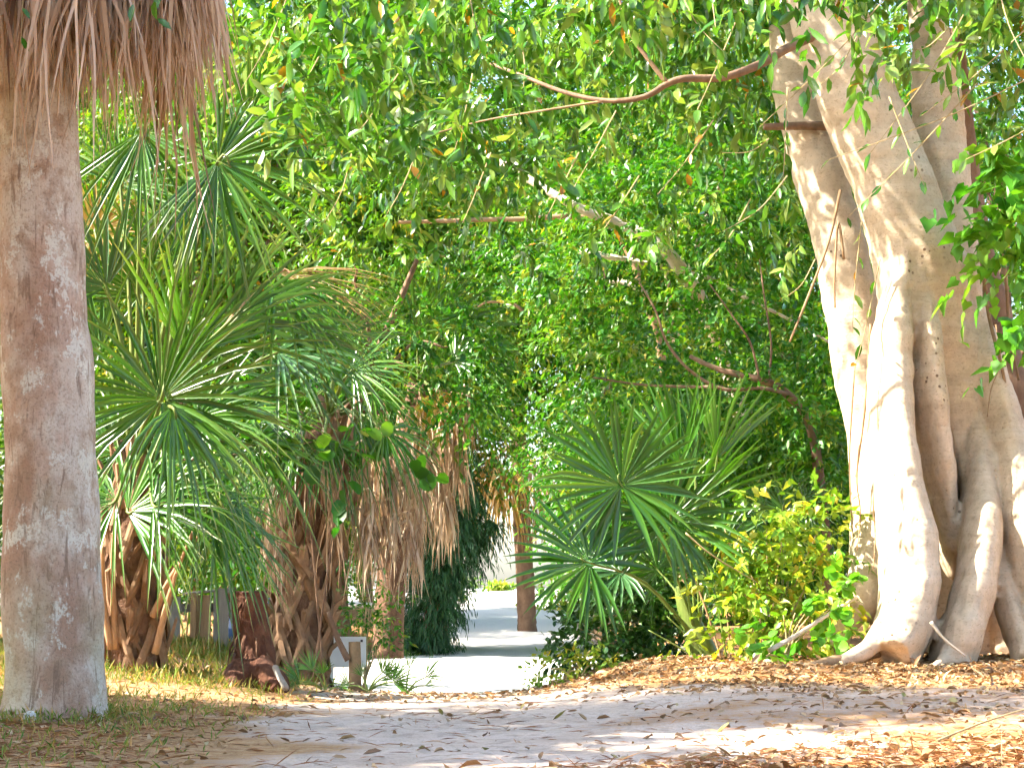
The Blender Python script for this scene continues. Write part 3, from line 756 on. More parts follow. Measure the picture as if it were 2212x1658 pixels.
# ------------------------------------------------------------------ palms
def fan(base, hub, axis_, normal, Rr, span=300, nseg=42, droop=.18, cup=.15, pet=.014, dry=.5, fuse=.33, seed=0, tone=.45, lenvar=.12):
    """one costapalmate frond: V, F, tint + petiole tube"""
    rg = random.Random(seed)
    a = axis_.normalized(); n = (normal - a * normal.dot(a)).normalized(); b = n.cross(a)
    V = []; F = []; T = []
    dth = R(span) / nseg
    st = [.04, fuse, .6, .82, 1.0]
    for i in range(nseg):
        th = -R(span) / 2 + (i + .5) * dth + rg.gauss(0, .028)
        L = Rr * (.70 + .30 * math.cos(th * .5)) * (1 + rg.gauss(0, lenvar * .5))
        d = a * math.cos(th) + b * math.sin(th) + n * (cup + rg.gauss(0, .10))
        d.normalize()
        s = n.cross(d).normalized()
        dr_ = droop * 1.5 * (1 + rg.gauss(0, .45)) + .04
        bend = 0
        if rg.random() < .22: bend = rg.uniform(.1, .7)
        wv = rg.gauss(0, .05)
        tn = min(1, max(0, rg.gauss(tone, .2)))
        wmax = fuse * Rr * 2 * math.tan(dth / 2) * .98
        o = len(V)
        for q, t in enumerate(st):
            p = hub + d * L * t + Vector((0, 0, -1)) * (dr_ * L * max(0, t - .2) ** 2 + bend * L * max(0, t - .6) ** 1.5) + s * wv * L * t * t
            if t <= fuse: w = wmax * t / fuse
            else: w = wmax * (1 - (t - fuse) / (1 - fuse)) ** .62
            fo = n * (w * .35)
            V += [p - s * w * .5, p - fo * .9, p + s * w * .5] if q < len(st) - 1 else [p]
            T += [(tn, t, dry)] * (3 if q < len(st) - 1 else 1)
        for q in range(len(st) - 2):
            A = o + q * 3
            F += [(A, A + 1, A + 4, A + 3), (A + 1, A + 2, A + 5, A + 4)]
        A = o + (len(st) - 2) * 3
        F += [(A, A + 1, A + 3), (A + 1, A + 2, A + 3)]
    return V, F, T
def add_frond(root, base, hub, ang, face, Rr, material='frond', name='frond', pet=.013, petmat='petiole', **kw):
    """ang: picture-plane heading of the fan in degrees; face: direction the blade looks"""
    a = Vector((math.cos(R(ang)), kw.pop('fore', 0.0), math.sin(R(ang))))
    V, F, T = fan(base, hub, a, Vector(face), Rr, **kw)
    fr = link(name, mesh(name, V, F, material, np.array(T, np.float32)), root)
    mid = base.lerp(hub, .5) + Vector((0, 0, .12 * (hub - base).length))
    pp = smoothpath([base, mid, hub, hub + a * Rr * .12], 4)
    mbb = MB(); mbb.tube(pp, [pet * (1.5 - i / len(pp)) for i in range(len(pp))], 6)
    mbb.build('petiole', petmat, fr)
    return fr
def dead(root, top, out, L, seed, material='dead_frond', n=26, spread=.22, w=.02, name='dead_frond', stalk=.25):
    """a withered frond hanging against the stem"""
    rg = random.Random(seed)
    out = Vector(out).normalized(); side = out.cross(Vector((0, 0, 1))).normalized()
    hub = top + out * stalk * .75 - Vector((0, 0, stalk * .6))
    b = MB()
    tn0 = rg.random()
    b.tube(smoothpath([top, top + out * stalk * .55 + Vector((0, 0, .03)), hub], 3), .011, 5, tint=(.6 * tn0 + .2, 0, 0))
    for i in range(n):
        tn = min(1, max(0, .25 + .5 * tn0 + rg.gauss(0, .2)))
        l = L * rg.uniform(.55, 1.1)
        u = rg.uniform(-1, 1)
        d = (Vector((0, 0, -1)) + side * u * spread * 1.6 + out * rg.uniform(-.22, .28)).normalized()
        ph = rg.uniform(0, 6.28); am = rg.uniform(.01, .05) * L
        hd = rg.uniform(0, 3.14); wd = (side * math.cos(hd) + out * math.sin(hd))
        ww = w * rg.uniform(.5, 1.3)
        V = []; st = [0, .2, .45, .7, 1]
        for q, t in enumerate(st):
            p = hub + d * l * t + side * am * math.sin(ph + t * 5) + out * am * math.cos(ph * 1.7 + t * 4) - Vector((0, 0, 1)) * l * .12 * t * t - side * u * spread * .5 * l * t * t
            wq = ww * [.5, 1, .9, .6, .1][q]
            V += [p - wd * wq * .5, p + wd * wq * .5]
        b.add(V, [(2 * q, 2 * q + 1, 2 * q + 3, 2 * q + 2) for q in range(4)], (tn, .5, 0))
    return b.build(name, material, root)

CAMF = Vector((0, -1, .12))
def rc(rg, s): return Vector((rg.gauss(0, s), 0, rg.gauss(0, s)))

# --- the big palm trunk at the left
pa = empty('palm_tree', G(112, 10), 'big mottled grey palm trunk with a hanging skirt of dead fronds', 'palm tree')
mb = MB()
spec = [(112, 1610, 10, 135), (113, 1575, 10, 126), (113, 1548, 10, 114), (116, 1500, 10, 108), (116, 1420, 10, 106), (114, 1300, 10, 104), (112, 1100, 10, 101), (106, 900, 10, 98), (97, 700, 10, 93), (88, 500, 10, 89), (80, 300, 10, 86), (74, 100, 10, 84), (68, -200, 10, 84), (64, -600, 10, 82)]
pp = smoothpath([P(a, b, c) for a, b, c, r in spec], 12)
rs = np.interp(np.linspace(0, len(spec) - 1, len(pp)), range(len(spec)), [M(s[3], 10) for s in spec])
mb.tube(pp, list(rs), 40)
Vv = np.array(mb.v); cen = np.repeat(np.array([tuple(p) for p in pp]), 40, 0)
dirn = unit(Vv - cen)
rid = snoise(np.stack([Vv[:, 0] * .3, Vv[:, 1] * .3, Vv[:, 2] * 9], 1), 1) * .002
Vv = Vv + dirn * (snoise(Vv, 3.5) * .010 + snoise(Vv + 7, 10) * .006 + rid)[:, None]
link('trunk', mesh('trunk', Vv, mb.f, 'palm_trunk', np.tile([[.5, 0, 0]], (len(Vv), 1))), pa)
rg = random.Random(5)
for i in range(74):
    px = rg.uniform(-60, 385); YY = 10 + rg.uniform(-.45, .4)
    pyb = 225 + rg.gauss(0, 40) - max(0, (px - 300)) * .5      # where the tips end
    L = rg.uniform(.75, 1.05)
    topz = P(px, pyb, YY).z + L * 1.2
    tp = Vector((P(px, 0, YY).x, YY, topz))
    ax = P(75, 0, 10)
    ov = Vector((tp.x - ax.x, tp.y - 10, 0))
    if ov.length < .2: ov = Vector((.3, -.3, 0))
    dead(pa, tp, ov, L, 1000 + i, n=22, spread=.2, w=.022, stalk=.2)
for i in range(26):                                            # stalks of the skirt reach back to the stem higher up
    th = rg.uniform(0, 6.28)
    ax = P(66, -420, 10)
    o_ = Vector((math.cos(th), math.sin(th), 0))
    dead(pa, ax + o_ * .2 + Vector((0, 0, rg.uniform(-.6, .5))), o_, rg.uniform(.9, 1.3), 1400 + i, n=20, spread=.25, w=.024, stalk=rg.uniform(.5, .95))
for i in range(16):                                            # green crown above the picture
    th = i * 2.4; el = rg.uniform(-.1, .9)
    ax = P(64, -640, 10)
    o_ = Vector((math.cos(th) * math.cos(el), math.sin(th) * math.cos(el), math.sin(el)))
    hub = ax + o_ * 1.2
    V, F, T = fan(ax, hub, o_ + Vector((0, 0, -.25)), Vector((0, 0, 1)) - o_ * .3, .95, 290, 34, .25, .1, seed=1500 + i)
    fr = link('frond', mesh('frond', V, F, 'frond', np.array(T, np.float32)), pa)
    mbb = MB(); mbb.tube(smoothpath([ax, ax.lerp(hub, .5) + Vector((0, 0, .1)), hub], 4), .015, 6); mbb.build('petiole', 'petiole', fr)

# --- leaf-base (boot) geometry shared by the booted stems
def boot_mesh(L=.30, w=.085, split=.13, seed=0):
    rg = random.Random(seed); b = MB()
    def strap(pts, ws, th):
        pts = [Vector(p) for p in pts]; V = []; F = []
        for i, p in enumerate(pts):
            d = (pts[min(i + 1, len(pts) - 1)] - pts[max(i - 1, 0)]).normalized()
            o_ = Vector((1, 0, 0)); s_ = d.cross(o_).normalized(); o2 = s_.cross(d)
            w_ = ws[i]; j = rg.uniform(-.006, .006)
            V += [p - s_ * w_ * .5, p - s_ * w_ * .12 + o2 * (th + j), p + s_ * w_ * .2 + o2 * (th * .8 + j), p + s_ * w_ * .5, p - o2 * th * .5]
        n = 5
        for i in range(len(pts) - 1):
            for k in range(n): F.append((i * n + k, i * n + (k + 1) % n, (i + 1) * n + (k + 1) % n, (i + 1) * n + k))
        F.append((0, 1, 2, 3, 4)); m_ = (len(pts) - 1) * n; F.append((m_ + 4, m_ + 3, m_ + 2, m_ + 1, m_))
        V[m_ + 1] = V[m_ + 1] + Vector((0, 0, rg.uniform(.0, .05))); V[m_ + 3] = V[m_ + 3] + Vector((0, 0, rg.uniform(-.03, .04)))
        b.add(V, F)
    strap([(0, 0, 0), (.03, 0, .10), (.075, rg.uniform(-.01, .01), .2), (.13, rg.uniform(-.02, .02), L)], [w * 1.25, w * 1.0, w * .8, w * .75], .02)
    for s_ in (-1, 1):
        strap([(.02, s_ * .012, .09), (.022, s_ * split * .42, -.02), (.004, s_ * split * .8, -.14), (-.05, s_ * split * 1.05, -.25)], [w * .8, w * .8, w * .75, w * .5], .018)
    return mesh('leaf_base', np.array(b.v), b.f, 'boot', np.array(b.t, np.float32), shade=False)
BOOT = [boot_mesh(seed=1), boot_mesh(.24, .09, .12, 2), boot_mesh(.36, .075, .14, 3), boot_mesh(.27, .08, .15, 4)]
def booted(root, spec, n, seed, sc=1.0):
    rg = random.Random(seed)
    mbb = MB(); ptube(mbb, spec, 14)
    c = mbb
    Vv = np.array(c.v)
    link('trunk', mesh('trunk', Vv + RNG.normal(0, .008, Vv.shape), c.f, 'boot_core', np.array(c.t, np.float32)), root)
    pts = [P(a, b, y) for a, b, y, r in spec]
    for i in range(n):
        s = (i + .5) / n
        u = s * (len(pts) - 1); k = min(int(u), len(pts) - 2)
        p = pts[k].lerp(pts[k + 1], u - k)
        r = M(spec[k][3] * (1 - (u - k)) + spec[k + 1][3] * (u - k), spec[k][2])
        th = i * 2.39996 + rg.gauss(0, .12)
        o_ = Vector((math.cos(th), math.sin(th), 0))
        ob = bpy.data.objects.new('leaf_base', rg.choice(BOOT)); COL.objects.link(ob)
        ob.parent = root
        z = sc * rg.uniform(.8, 1.15)
        ob.matrix_local = Matrix.Translation(p + o_ * r * .97 - root.location) @ Matrix.Rotation(th, 4, 'Z') @ Matrix.Rotation(rg.gauss(0, .12), 4, 'X') @ Matrix.Rotation(rg.gauss(-.05, .1), 4, 'Y') @ Matrix.Diagonal((z, z, z, 1))

# --- fan palm just behind it
pb = empty('fan_palm', G(290, 14), 'young fan palm with wide green starburst fronds beside the big palm trunk', 'palm')
booted(pb, [(296, 1440, 14, 56), (290, 1330, 14, 64), (286, 1200, 14, 64), (290, 1080, 14, 50), (300, 1000, 14, 30)], 40, 61)
cb = P(300, 1030, 14)
for (hx, hy, YY, ang, Rp, face, span, dr_, mt_) in [
        (348, 862, 12.9, 80, 320, (-.1, -1, .05), 330, .12, 'frond'), (372, 880, 12.8, -70, 230, (.2, -.6, .7), 150, .5, 'frond'),
        (470, 350, 13.2, -25, 270, (.25, -1, .1), 230, .2, 'frond'), (305, 285, 13.4, -78, 250, (-.2, -1, .3), 150, .25, 'frond'),
        (400, 770, 13.5, 66, 330, (.2, -.8, -.3), 120, .06, 'frond'), (500, 690, 13.8, 45, 320, (.3, -.6, -.5), 130, .15, 'blue_frond'),
        (590, 620, 14.1, -32, 280, (.5, -.4, .6), 150, .3, 'frond'), (600, 760, 14.3, -14, 250, (.4, -.5, .5), 160, .35, 'blue_frond'),
        (275, 1105, 13.3, 25, 260, (.1, -.8, .6), 170, .25, 'frond'), (470, 1080, 13.5, -60, 190, (.5, -.7, .5), 190, .45, 'frond'),
        (400, 1010, 13.4, -35, 200, (.4, -.7, .5), 160, .4, 'frond'), (310, 640, 14.2, 110, 280, (-.2, -.8, -.3), 150, .05, 'frond'),
        (215, 760, 14.2, 160, 260, (-.3, -.8, .3), 200, .2, 'frond'), (205, 500, 14.6, 10, 150, (.2, -1, .2), 260, .1, 'gold_frond'),
        (530, 880, 14.0, -8, 210, (.3, -.5, .7), 150, .35, 'frond'), (250, 980, 14.5, 190, 280, (-.4, -.7, .4), 200, .3, 'frond'),
        (430, 420, 14.0, -60, 230, (.3, -.7, .5), 130, .3, 'frond'), (540, 250, 13.9, 30, 200, (.4, -.8, .2), 180, .15, 'frond'),
        (640, 700, 14.6, -40, 220, (.6, -.5, .4), 130, .35, 'frond'), (600, 590, 14.7, -16, 260, (.3, -.5, .7), 70, .3, 'dry_frond'), (455, 1120, 13.7, -48, 210, (.4, -.7, .5), 170, .45, 'palmetto'), (330, 1090, 13.2, 5, 210, (.1, -.8, .5), 190, .3, 'palmetto'), (250, 1080, 13.4, 200, 200, (-.3, -.8, .4), 180, .35, 'palmetto'), (540, 960, 14.1, -25, 210, (.4, -.6, .5), 170, .4, 'frond'), (430, 900, 13.6, 20, 230, (.2, -.8, .4), 200, .25, 'frond'), (380, 560, 14.5, 95, 230, (.1, -.8, -.2), 120, .05, 'frond'), (260, 400, 14.4, 60, 220, (-.1, -.9, .2), 200, .15, 'frond'), (230, 620, 14.0, 130, 260, (-.2, -.8, .1), 170, .1, 'blue_frond')]:
    random.seed(hx)
    add_frond(pb, cb + Vector((random.uniform(-.05, .05), 0, random.uniform(-.1, .2))), P(hx, hy, YY), ang, face, M(Rp, YY), mt_, span=span, droop=dr_, seed=hx * 7 + hy, nseg=max(20, int(span / 6.6)), petmat='dry_petiole' if mt_ == 'dry_frond' else 'petiole', dry=.7)
for i, (ax_, bx) in enumerate([((250, 1400), (252, 1085)), ((335, 1410), (420, 1140)), ((240, 1400), (222, 1180)), ((330, 1330), (430, 1155))]):
    fr = branch('dry_stalk', pb, [P(ax_[0], ax_[1], 13.8), P((ax_[0] + bx[0]) / 2 - 8, (ax_[1] + bx[1]) / 2, 13.7), P(bx[0], bx[1], 13.5)], .03, .012, 'dry_petiole', 6)

# --- criss-cross booted palm
pc = empty('cabbage_palm', G(650, 16.5), 'palm with a criss-cross of old leaf bases and brown skirt behind the stump', 'palm tree')
booted(pc, [(645, 1470, 16.5, 50), (648, 1380, 16.5, 54), (655, 1260, 16.5, 58), (668, 1150, 16.5, 58), (690, 1040, 16.5, 50), (705, 930, 16.6, 40)], 62, 62, 1.12)
rg = random.Random(9)
for i in range(46):
    px = rg.uniform(690, 880); pyt = rg.uniform(940, 1120) + (px - 690) * .1; YY = 16.5 + rg.uniform(-.4, .5)
    if rg.random() < .25: px = rg.uniform(600, 720); pyt = rg.uniform(930, 1010)
    tp = P(px, pyt, YY)
    dead(pc, tp, Vector((tp.x - P(690, 1000, 16.5).x, YY - 16.5, 0)) + Vector((.02, -.02, 0)), rg.uniform(.4, .75), 2000 + i, n=16, spread=.22, w=.02, stalk=.15)
for i in range(4):
    tp = P(585 + i * 8, 1120 + i * 12, 16.2); dead(pc, tp, Vector((-.3, -1, 0)), .55, 2100 + i, 'dead_frond', 10, .2, .018, stalk=.08)
cc_ = P(712, 900, 16.6)
for (hx, hy, YY, ang, Rp, face, span, dr_, mt_) in [
        (760, 800, 16.2, 5, 170, (.3, -.6, .5), 180, .3, 'frond'), (690, 800, 16.3, 120, 180, (-.1, -.7, .3), 170, .15, 'frond'), (800, 850, 16.4, -30, 150, (.5, -.5, .5), 160, .4, 'frond'),
        (620, 840, 16.4, 170, 180, (-.3, -.6, .5), 170, .3, 'frond'), (730, 730, 16.8, 70, 180, (.2, -.8, -.1), 150, .1, 'blue_frond'), (660, 900, 16.0, 215, 180, (-.3, -.6, .6), 160, .45, 'frond'),
        (770, 900, 16.1, -60, 160, (.4, -.6, .5), 150, .5, 'frond'), (700, 950, 15.8, -100, 150, (0, -.8, .5), 170, .5, 'palmetto'), (640, 960, 15.8, 200, 150, (-.3, -.7, .5), 170, .4, 'palmetto'), (830, 930, 16.0, -40, 150, (.4, -.7, .5), 160, .5, 'frond')]:
    add_frond(pc, cc_, P(hx, hy, YY), ang, face, M(Rp, YY), mt_, span=span, droop=dr_, seed=hx * 3 + hy, nseg=26)

# --- thatch-skirted palm beside the track
pd = empty('cabbage_palm', G(835, 20), 'palm wrapped to the ground in tan dead fronds at the track edge', 'palm tree')
mb = MB(); ptube(mb, [(838, 1420, 20, 34), (842, 1300, 20, 32), (860, 1100, 20, 32), (890, 930, 20, 30), (905, 830, 20, 26)], 12)
mb.build('trunk', 'boot_core', pd)
for i in range(64):
    t_ = rg.random(); px = 800 + 150 * rg.random() + t_ * 50; pyt = 840 + (1 - t_) * 230 + rg.uniform(-15, 15); YY = 20 + rg.uniform(-.6, .6)
    tp = P(px, pyt, YY)
    dead(pd, tp, Vector((tp.x - P(880, 1000, 20).x, YY - 20, 0)) + Vector((.02, -.03, 0)), rg.uniform(.42, .8), 3000 + i, n=18, spread=.24, w=.024, stalk=.18)
cd = P(905, 830, 20)
for (hx, hy, YY, ang, Rp, face, span, dr_, mt_) in [(900, 720, 19.8, 95, 190, (0, -.7, .4), 180, .2, 'frond'), (980, 780, 19.8, 20, 180, (.3, -.7, .5), 180, .35, 'frond'), (840, 790, 19.8, 165, 180, (-.3, -.6, .5), 170, .3, 'frond'),
        (1000, 860, 19.8, -25, 160, (.4, -.6, .5), 160, .5, 'frond'), (950, 720, 20.3, 60, 190, (.2, -.7, .3), 150, .2, 'blue_frond'), (930, 850, 19.4, -70, 120, (.1, -.7, .6), 150, .4, 'gold_frond')]:
    add_frond(pd, cd, P(hx, hy, YY), ang, face, M(Rp, YY), mt_, span=span, droop=dr_, seed=hx + hy * 3, nseg=26)

# --- far palm at the end of the track
pe = empty('palm_tree', G(1138, 45), 'slim distant palm trunk standing in the track mouth with golden dead fronds', 'palm tree')
mb = MB(); ptube(mb, [(1138, 1400, 45, 24), (1138, 1355, 45, 21), (1136, 1300, 45, 20), (1130, 1180, 45, 19), (1124, 1080, 45, 18), (1120, 950, 45, 17), (1118, 860, 45, 16)], 14, 8)
Vv = np.array(mb.v); link('trunk', mesh('trunk', Vv + RNG.normal(0, .006, Vv.shape), mb.f, 'brown_bark', np.array(mb.t, np.float32)), pe)
ce = P(1118, 960, 45)
for i, (px, pyt) in enumerate([(1060, 1000), (1085, 990), (1100, 1020), (1120, 1040), (1140, 1030), (1160, 1010), (1180, 1000), (1090, 950), (1150, 960), (1130, 1070)]):
    dead(pe, P(px, pyt, 44.6 + .1 * i), Vector((px - 1118, -8, 0)), rg.uniform(1.0, 1.5), 3300 + i, 'gold_frond' if px < 1110 else 'dead_frond', 20, .25, .05, stalk=.4)
for (hx, hy, ang, Rp, mt_) in [(1085, 1005, -112, 160, 'gold_frond'), (1070, 995, -122, 150, 'gold_frond'), (1105, 1010, -100, 130, 'gold_frond'), (1080, 985, -135, 120, 'gold_frond'), (1150, 1000, -75, 110, 'dead_frond'), (1040, 960, 170, 110, 'frond'), (1190, 960, 10, 110, 'frond'), (1120, 880, 90, 110, 'frond'), (1170, 900, 45, 110, 'frond'), (1065, 900, 135, 110, 'frond')]:
    add_frond(pe, ce, P(hx, hy, 44.4), ang, (-.2, -1, .3), M(Rp, 44.4), mt_, span=120, droop=.3, seed=hx, nseg=20, pet=.03, petmat='dry_petiole' if mt_ != 'frond' else 'petiole')

# --- palmetto on the right
pf = empty('palmetto', G(1495, 16.6), 'palmetto with dark green fan fronds at the right of the track', 'palmetto')
cf = P(1500, 1390, 16.6)
for (hx, hy, YY, ang, Rp, face, span, dr_, mt_) in [
        (1342, 1048, 15.8, 100, 215, (-.12, -1, .2), 335, .06, 'palmetto'), (1272, 1215, 15.7, 148, 200, (-.05, -.75, .65), 300, .08, 'palmetto'), (1448, 1122, 15.9, 70, 200, (.0, -.8, .55), 320, .08, 'palmetto'),
        (1470, 1010, 16.4, 97, 230, (-.5, -.6, .1), 80, .05, 'palmetto'), (1548, 990, 16.5, 82, 200, (.3, -.6, -.2), 90, .05, 'palmetto'), (1340, 1235, 16.6, 190, 130, (-.1, -.6, .8), 240, .1, 'blue_frond'),
        (1500, 1100, 16.2, 52, 230, (.5, -.7, .0), 60, .08, 'palmetto'), (1500, 1020, 16.8, 110, 220, (-.4, -.7, -.1), 70, .05, 'blue_frond'), (1420, 1230, 16.9, 130, 150, (0, -.7, .6), 260, .1, 'palmetto'),
        (1560, 1180, 17.2, 40, 150, (.3, -.7, .5), 240, .15, 'palmetto')]:
    add_frond(pf, cf + Vector((random.uniform(-.06, .06), 0, 0)), P(hx, hy, YY), ang, face, M(Rp, YY), mt_, span=span, droop=dr_, seed=hx + hy, nseg=max(14, int(span / 8.0)), cup=.12, pet=.009, dry=.2, fuse=.46, tone=.25)
ptub = MB(); ptube(ptub, [(1535, 1450, 16.6, 34), (1515, 1400, 16.6, 30), (1490, 1340, 16.6, 22), (1470, 1290, 16.6, 12), (1462, 1265, 16.6, 4)], 10); ptub.build('stem', 'petiole', pf)
for i, (ax_, bx) in enumerate([((1560, 1430), (1470, 1180)), ((1570, 1430), (1520, 1200)), ((1580, 1430), (1620, 1330)), ((1540, 1440), (1440, 1330)), ((1575, 1435), (1560, 1280)), ((1530, 1440), (1400, 1360))]):
    branch('stalk', pf, [P(ax_[0], ax_[1], 16.2), P((ax_[0] + bx[0]) / 2 + 6, (ax_[1] + bx[1]) / 2, 16.2), P(bx[0], bx[1], 16.2)], .011, .005, 'petiole' if i % 2 else 'dry_petiole', 5)
pg = empty('palmetto', G(1690, 18.6), 'small palmetto in the shade just left of the fig trunk', 'palmetto')
for (hx, hy, ang, Rp) in [(1690, 1100, 70, 110), (1740, 1090, 30, 100), (1650, 1120, 130, 100)]:
    add_frond(pg, P(1690, 1330, 18.6), P(hx, hy, 18.4), ang, (0, -.8, .5), M(Rp, 18.4), 'frond', span=250, droop=.1, seed=hx, nseg=24, pet=.008)

# ------------------------------------------------------------------ shrubs
def bush(name, label, px, YY, blobs, nsp, material, leaf, seed, kind, k=9, tl=.3, gap=.1, cat='shrub', stems=6, droop=.2, sm='twig'):
    base = G(px, YY)
    root = empty(name, base, label, cat)
    rg_ = np.random.default_rng(seed); random.seed(seed)
    for i in range(stems):
        b = blobs[i % len(blobs)]
        e = Vector((b[0] + random.uniform(-.6, .6) * b[3], b[1] + random.uniform(-.5, .5) * b[4], b[2] + random.uniform(-.2, .8) * b[5]))
        s = base + Vector((random.uniform(-.08, .08), random.uniform(-.08, .08), -.05))
        branch('stem', root, [s, s.lerp(e, .5) + Vector((0, 0, .06)), e], .012, .004, sm, 5, 3)
    o = link('foliage', crown_mesh('foliage', blobs, nsp, rg_, material, leaf, k, tl, kind, droop, gap, 3.0), root)
    return root
bush('glossy_shrub', 'low dense shrub with dark glossy leaves under the palmetto fans', 1330, 17, [pb_(1300, 1370, 17, 85, .4, 75), pb_(1400, 1370, 17, 85, .4, 75), pb_(1340, 1300, 17.2, 80, .35, 55), pb_(1440, 1310, 17.2, 50, .3, 60)], 420, 'deep_leaf', (.085, .042), 31, 'near', tl=.22)
bush('pale_shrub', 'pale straggly low shrub at the edge of the white sand', 1230, 16.2, [pb_(1215, 1445, 16.2, 60, .25, 25), pb_(1270, 1440, 16.3, 50, .25, 25)], 70, 'yellow_leaf', (.06, .028), 32, 'mid', tl=.2, stems=5)
bush('yellow_shrub', 'sunlit yellow-green shrub against the foot of the fig', 1660, 16, [pb_(1650, 1190, 16.2, 95, .4, 75), pb_(1760, 1170, 16.3, 70, .3, 70), pb_(1600, 1270, 16.1, 70, .35, 80), pb_(1720, 1280, 16, 90, .35, 80), pb_(1590, 1180, 16.3, 50, .3, 60), pb_(1620, 1380, 15.8, 80, .3, 60), pb_(1740, 1380, 15.7, 80, .3, 55), pb_(1570, 1130, 16.2, 60, .3, 50), pb_(1790, 1110, 16.4, 40, .3, 60)], 250, 'yellow_leaf', (.095, .055), 33, 'heart', tl=.4, stems=10, droop=.3)
bush('leafy_vine', 'bright green round-leaved vine sprawling over the fig roots', 1680, 15.2, [pb_(1690, 1360, 15.2, 75, .25, 50), pb_(1760, 1330, 15.2, 60, .25, 60), pb_(1650, 1420, 15, 45, .2, 22), pb_(1800, 1290, 15.4, 35, .2, 45)], 22, 'vine_leaf', (.10, .085), 34, 'round', tl=.25, stems=7, cat='vine')
bush('hanging_vine', 'bright green lobed vine leaves hanging at the picture edge beside the fig', 2180, 15.2, [pb_(2185, 390, 15, 60, .25, 60), pb_(2165, 500, 15, 60, .25, 60), pb_(2215, 440, 15.2, 60, .3, 110), pb_(2195, 720, 15.1, 45, .2, 55), pb_(2170, 560, 15, 40, .2, 40)], 62, 'vine_leaf', (.15, .12), 35, 'heart', tl=.45, stems=0, cat='vine', droop=.6)
bush('sea_grape', 'round-leaved green sea grape hanging in front of the brown palm skirt', 690, 15.6, [pb_(660, 960, 15.6, 75, .25, 60), pb_(720, 1000, 15.6, 60, .25, 45), pb_(640, 1010, 15.5, 50, .2, 35), pb_(870, 975, 15.9, 40, .2, 25)], 18, 'wood_leaf', (.13, .13), 36, 'round', tl=.35, stems=2, k=6, sm='brown_bark')
bush('weedy_shrub', 'loose green weeds at the foot of the skirted palm', 780, 17.5, [pb_(790, 1330, 17.5, 40, .3, 40), pb_(840, 1360, 17.6, 45, .3, 50), pb_(810, 1240, 17.6, 40, .25, 50)], 90, 'wood_leaf', (.07, .025), 37, 'mid', tl=.25)
bush('understorey_shrub', 'shaded green undergrowth shrub behind the yellow shrub', 1640, 20.5, [pb_(1620, 1060, 20.5, 130, .5, 120), pb_(1750, 1010, 20.5, 110, .5, 140), pb_(1560, 1180, 20.5, 120, .5, 120), pb_(1740, 1200, 20.3, 120, .5, 110)], 620, 'wood_leaf', (.10, .04), 38, 'lite', tl=.4)
bush('understorey_shrub', 'shaded undergrowth shrub behind the weathered board fence', 420, 21, [pb_(380, 1180, 21, 150, .6, 130), pb_(520, 1200, 21, 120, .6, 110), pb_(250, 1150, 21, 130, .5, 150), pb_(620, 1120, 21, 100, .5, 120)], 620, 'wood_leaf', (.10, .04), 39, 'lite', tl=.4)
bush('understorey_shrub', 'green undergrowth shrub behind the low end of the palmetto', 1400, 23, [pb_(1380, 1100, 23, 130, .6, 130), pb_(1300, 1180, 23, 100, .6, 100), pb_(1480, 1180, 23, 120, .6, 140), pb_(1260, 1060, 23.5, 90, .5, 100), pb_(1215, 1010, 24, 60, .4, 70)], 700, 'wood_leaf', (.11, .045), 40, 'lite', tl=.4)
bush('understorey_shrub', 'green undergrowth shrub half hidden behind the big palm trunk', 60, 18, [pb_(40, 1130, 18, 90, .5, 130), pb_(-60, 1200, 18, 90, .5, 130), pb_(120, 1000, 18.5, 110, .5, 150)], 420, 'wood_leaf', (.10, .04), 41, 'lite', tl=.4)
# small saw-leaved tufts on the track edge
def tuft(label, px, YY, Rp, n, seed):
    rg_ = random.Random(seed); base = G(px, YY)
    root = empty('palmetto_seedling', base, label, 'plant')
    for i in range(n):
        ang = 90 + rg_.uniform(-75, 75); l = M(Rp, YY) * rg_.uniform(.5, 1)
        hub = base + Vector((math.cos(R(ang)) * l * .6, rg_.uniform(-.12, .12), abs(math.sin(R(ang))) * l * .7))
        add_frond(root, base, hub, ang, (rg_.uniform(-.4, .4), -.8, .4), l * .7, span=rg_.uniform(60, 150), droop=.1, seed=seed + i, nseg=12, pet=.006, dry=.3)
tuft('palmetto seedling at the edge of the white sand in front of the skirted palm', 880, 15.6, 90, 5, 1)
tuft('bright green palmetto seedling between the stump and the white board', 712, 14.6, 100, 5, 2)
tuft('leafy palmetto seedling right of the white board', 800, 15.2, 100, 6, 3)

# --- dark feathery pine at the bend
ca = empty('feathery_pine', G(930, 34), 'dark blue-green feathery tree leaning over the track mouth', 'tree')
branch('trunk', ca, [G(925, 34) - Vector((0, 0, .2)), P(940, 1250, 34), P(970, 1120, 34), P(995, 1000, 34), P(1005, 900, 34)], .14, .06, 'brown_bark', 8)
rg2 = np.random.default_rng(77)
blobs = [pb_(935, 1290, 34, 48, .6, 100), pb_(960, 1180, 34, 55, .6, 80), pb_(988, 1105, 34, 42, .6, 55), pb_(985, 1020, 34, 35, .6, 60), pb_(1035, 1135, 34.2, 35, .5, 16), pb_(905, 1370, 34, 40, .5, 40)]
c_, o_ = blob_points(1500, blobs, rg2, .5, .1, 1.5)
pos, dr, nor = sprays(c_, rg2, 14, .4, .7, out=o_ * .5, up=0, spread=.5)
n = len(pos)
V, F, T = leaves(pos, dr + np.array([0, 0, -.5]), nor, .17 * rg2.uniform(.6, 1.3, n), .022, np.clip(rg2.normal(.45, .25, n), 0, 1), 'lite', .1, .2)
link('crown', mesh('crown', V, F, 'needle', T, shade=False), ca)
